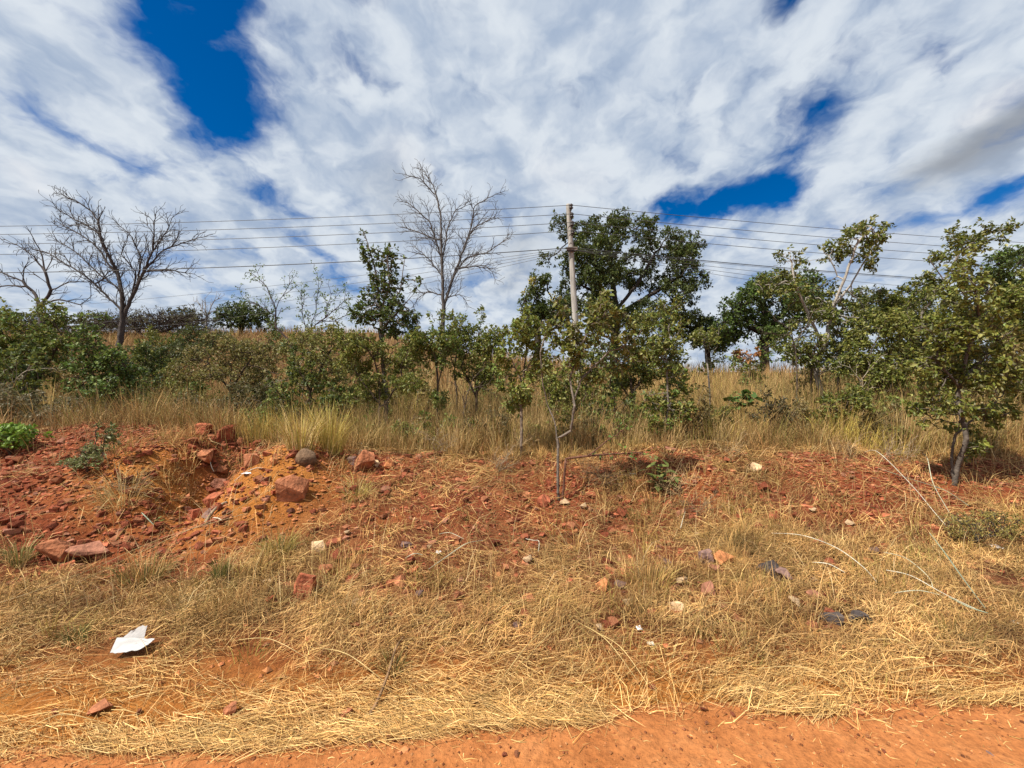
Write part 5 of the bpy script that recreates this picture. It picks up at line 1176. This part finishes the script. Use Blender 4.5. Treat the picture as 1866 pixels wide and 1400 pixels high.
def sheet_paper():
    p = hit(238, 1192); s = p[1] / F
    root = thing('paper_sheet', 'crumpled white sheet of paper lying on the verge grass', 'paper', tuple(p + np.array((0, 0, .045))))
    out = [(-40, -8, 0), (-24, -2, .0), (-28, -22, .05), (0, 5, .0), (28, 4, .0), (40, -8, .02)]
    # lower flap and upright fold, as two bent sheets sharing the crease
    nx_, ny_ = 10, 6; r = np.random.default_rng(2)

    def patch(name, A, B, C_, D):
        A, B, C_, D = map(np.array, (A, B, C_, D)); V = []
        for j in range(ny_ + 1):
            for i in range(nx_ + 1):
                u, v = i / nx_, j / ny_; q = (A * (1 - u) + B * u) * (1 - v) + (D * (1 - u) + C_ * u) * v
                q = q + np.array((0, .006, .009)) * (fbm(np.array([u * 5 + 3]), np.array([v * 4 + 1]), 2, 7)[0] * 2); V.append(q)
        V = np.array(V); n0 = len(V); V = np.concatenate((V, V - np.array((0, .0, .0014)))); idn = lambda i, j: j * (nx_ + 1) + i
        f = [(idn(i, j), idn(i + 1, j), idn(i + 1, j + 1), idn(i, j + 1)) for j in range(ny_) for i in range(nx_)]; f += [tuple(n0 + k for k in reversed(q)) for q in f]
        obj(name, mk(name, V, [f], M_PAPER, np.array((.52, .50, .48)) * r.uniform(.82, 1.05, (len(V), 1)), True), root)
    k = s * .88
    patch('sheet_flap', (-24 * k, -.05, .0), (28 * k, -.045, .0), (40 * k, .03, .02), (-40 * k, .035, .03))
    patch('sheet_fold', (-28 * k, .03, .028), (18 * k, .03, .022), (18 * k, .05, .085), (-2 * k, .055, .08))


sheet_paper()


def scrap(label, sx, sy, w, h, col, seed, name='litter_scrap', lift=.02):
    p = hit(sx, sy); s = p[1] / F; r = np.random.default_rng(seed); n = 5; V = []
    for j in range(n + 1):
        for i in range(n + 1):
            u, v = i / n - .5, j / n - .5; k = 1 + .35 * (r.random() - .5)
            V.append((u * w * s * k, v * h * s * 1.2 * k, (r.random() * .25 + .5 * abs(v)) * h * s * .5))
    V = np.array(V); n0 = len(V); V = np.concatenate((V, V - np.array((0, 0, .0015)))); idn = lambda i, j: j * (n + 1) + i
    f = [(idn(i, j), idn(i + 1, j), idn(i + 1, j + 1), idn(i, j + 1)) for j in range(n) for i in range(n)]; f += [tuple(n0 + k for k in reversed(q)) for q in f]
    o = obj(name, mk(name, V, [f], M_PAPER, np.tile(np.array(col), (len(V), 1)), False), None, tuple(p + np.array((0, 0, lift)))); tag(o, label, 'litter')


scrap('small white scrap beside the thin grey green reed', 798, 1012, 10, 10, (.75, .75, .75), 1)
scrap('tiny white scrap in the straw left of the pale sandy flake', 1164, 1152, 9, 10, (.8, .8, .8), 2)
scrap('small cream scrap on the straw below the tiny white scrap', 1186, 1180, 12, 7, (.7, .62, .5), 3)
scrap('white plastic scrap snagged in grass right of the sapling fork', 1111, 796, 11, 14, (.8, .8, .82), 4, lift=.06)
scrap('pale scrap on red soil under the bent stem branches', 1153, 868, 12, 8, (.75, .70, .6), 5)
scrap('white scrap caught in the gully beside the white stick', 450, 868, 16, 9, (.78, .76, .78), 6)
scrap('white tag near the thorn bush at the right', 1818, 1003, 14, 18, (.8, .8, .8), 7)
scrap('cream scrap lying at the far right of the verge', 1850, 1142, 12, 8, (.72, .66, .5), 8)
scrap('pale plastic strip on the crest behind the rubble pile', 650, 815, 22, 7, (.6, .68, .62), 9, lift=.05)

tri = sum(sum(len(p.vertices) - 2 for p in m.polygons) if len(m.polygons) < 50000 else len(m.loops) - 2 * len(m.polygons) for m in bpy.data.meshes)
print('TRIS', tri, 'OBJ', len(bpy.data.objects), 'LEAVES', sum(s[4] for s in STATS), 'NODES', sum(s[3] for s in STATS))
for s in STATS: print('  ', s)
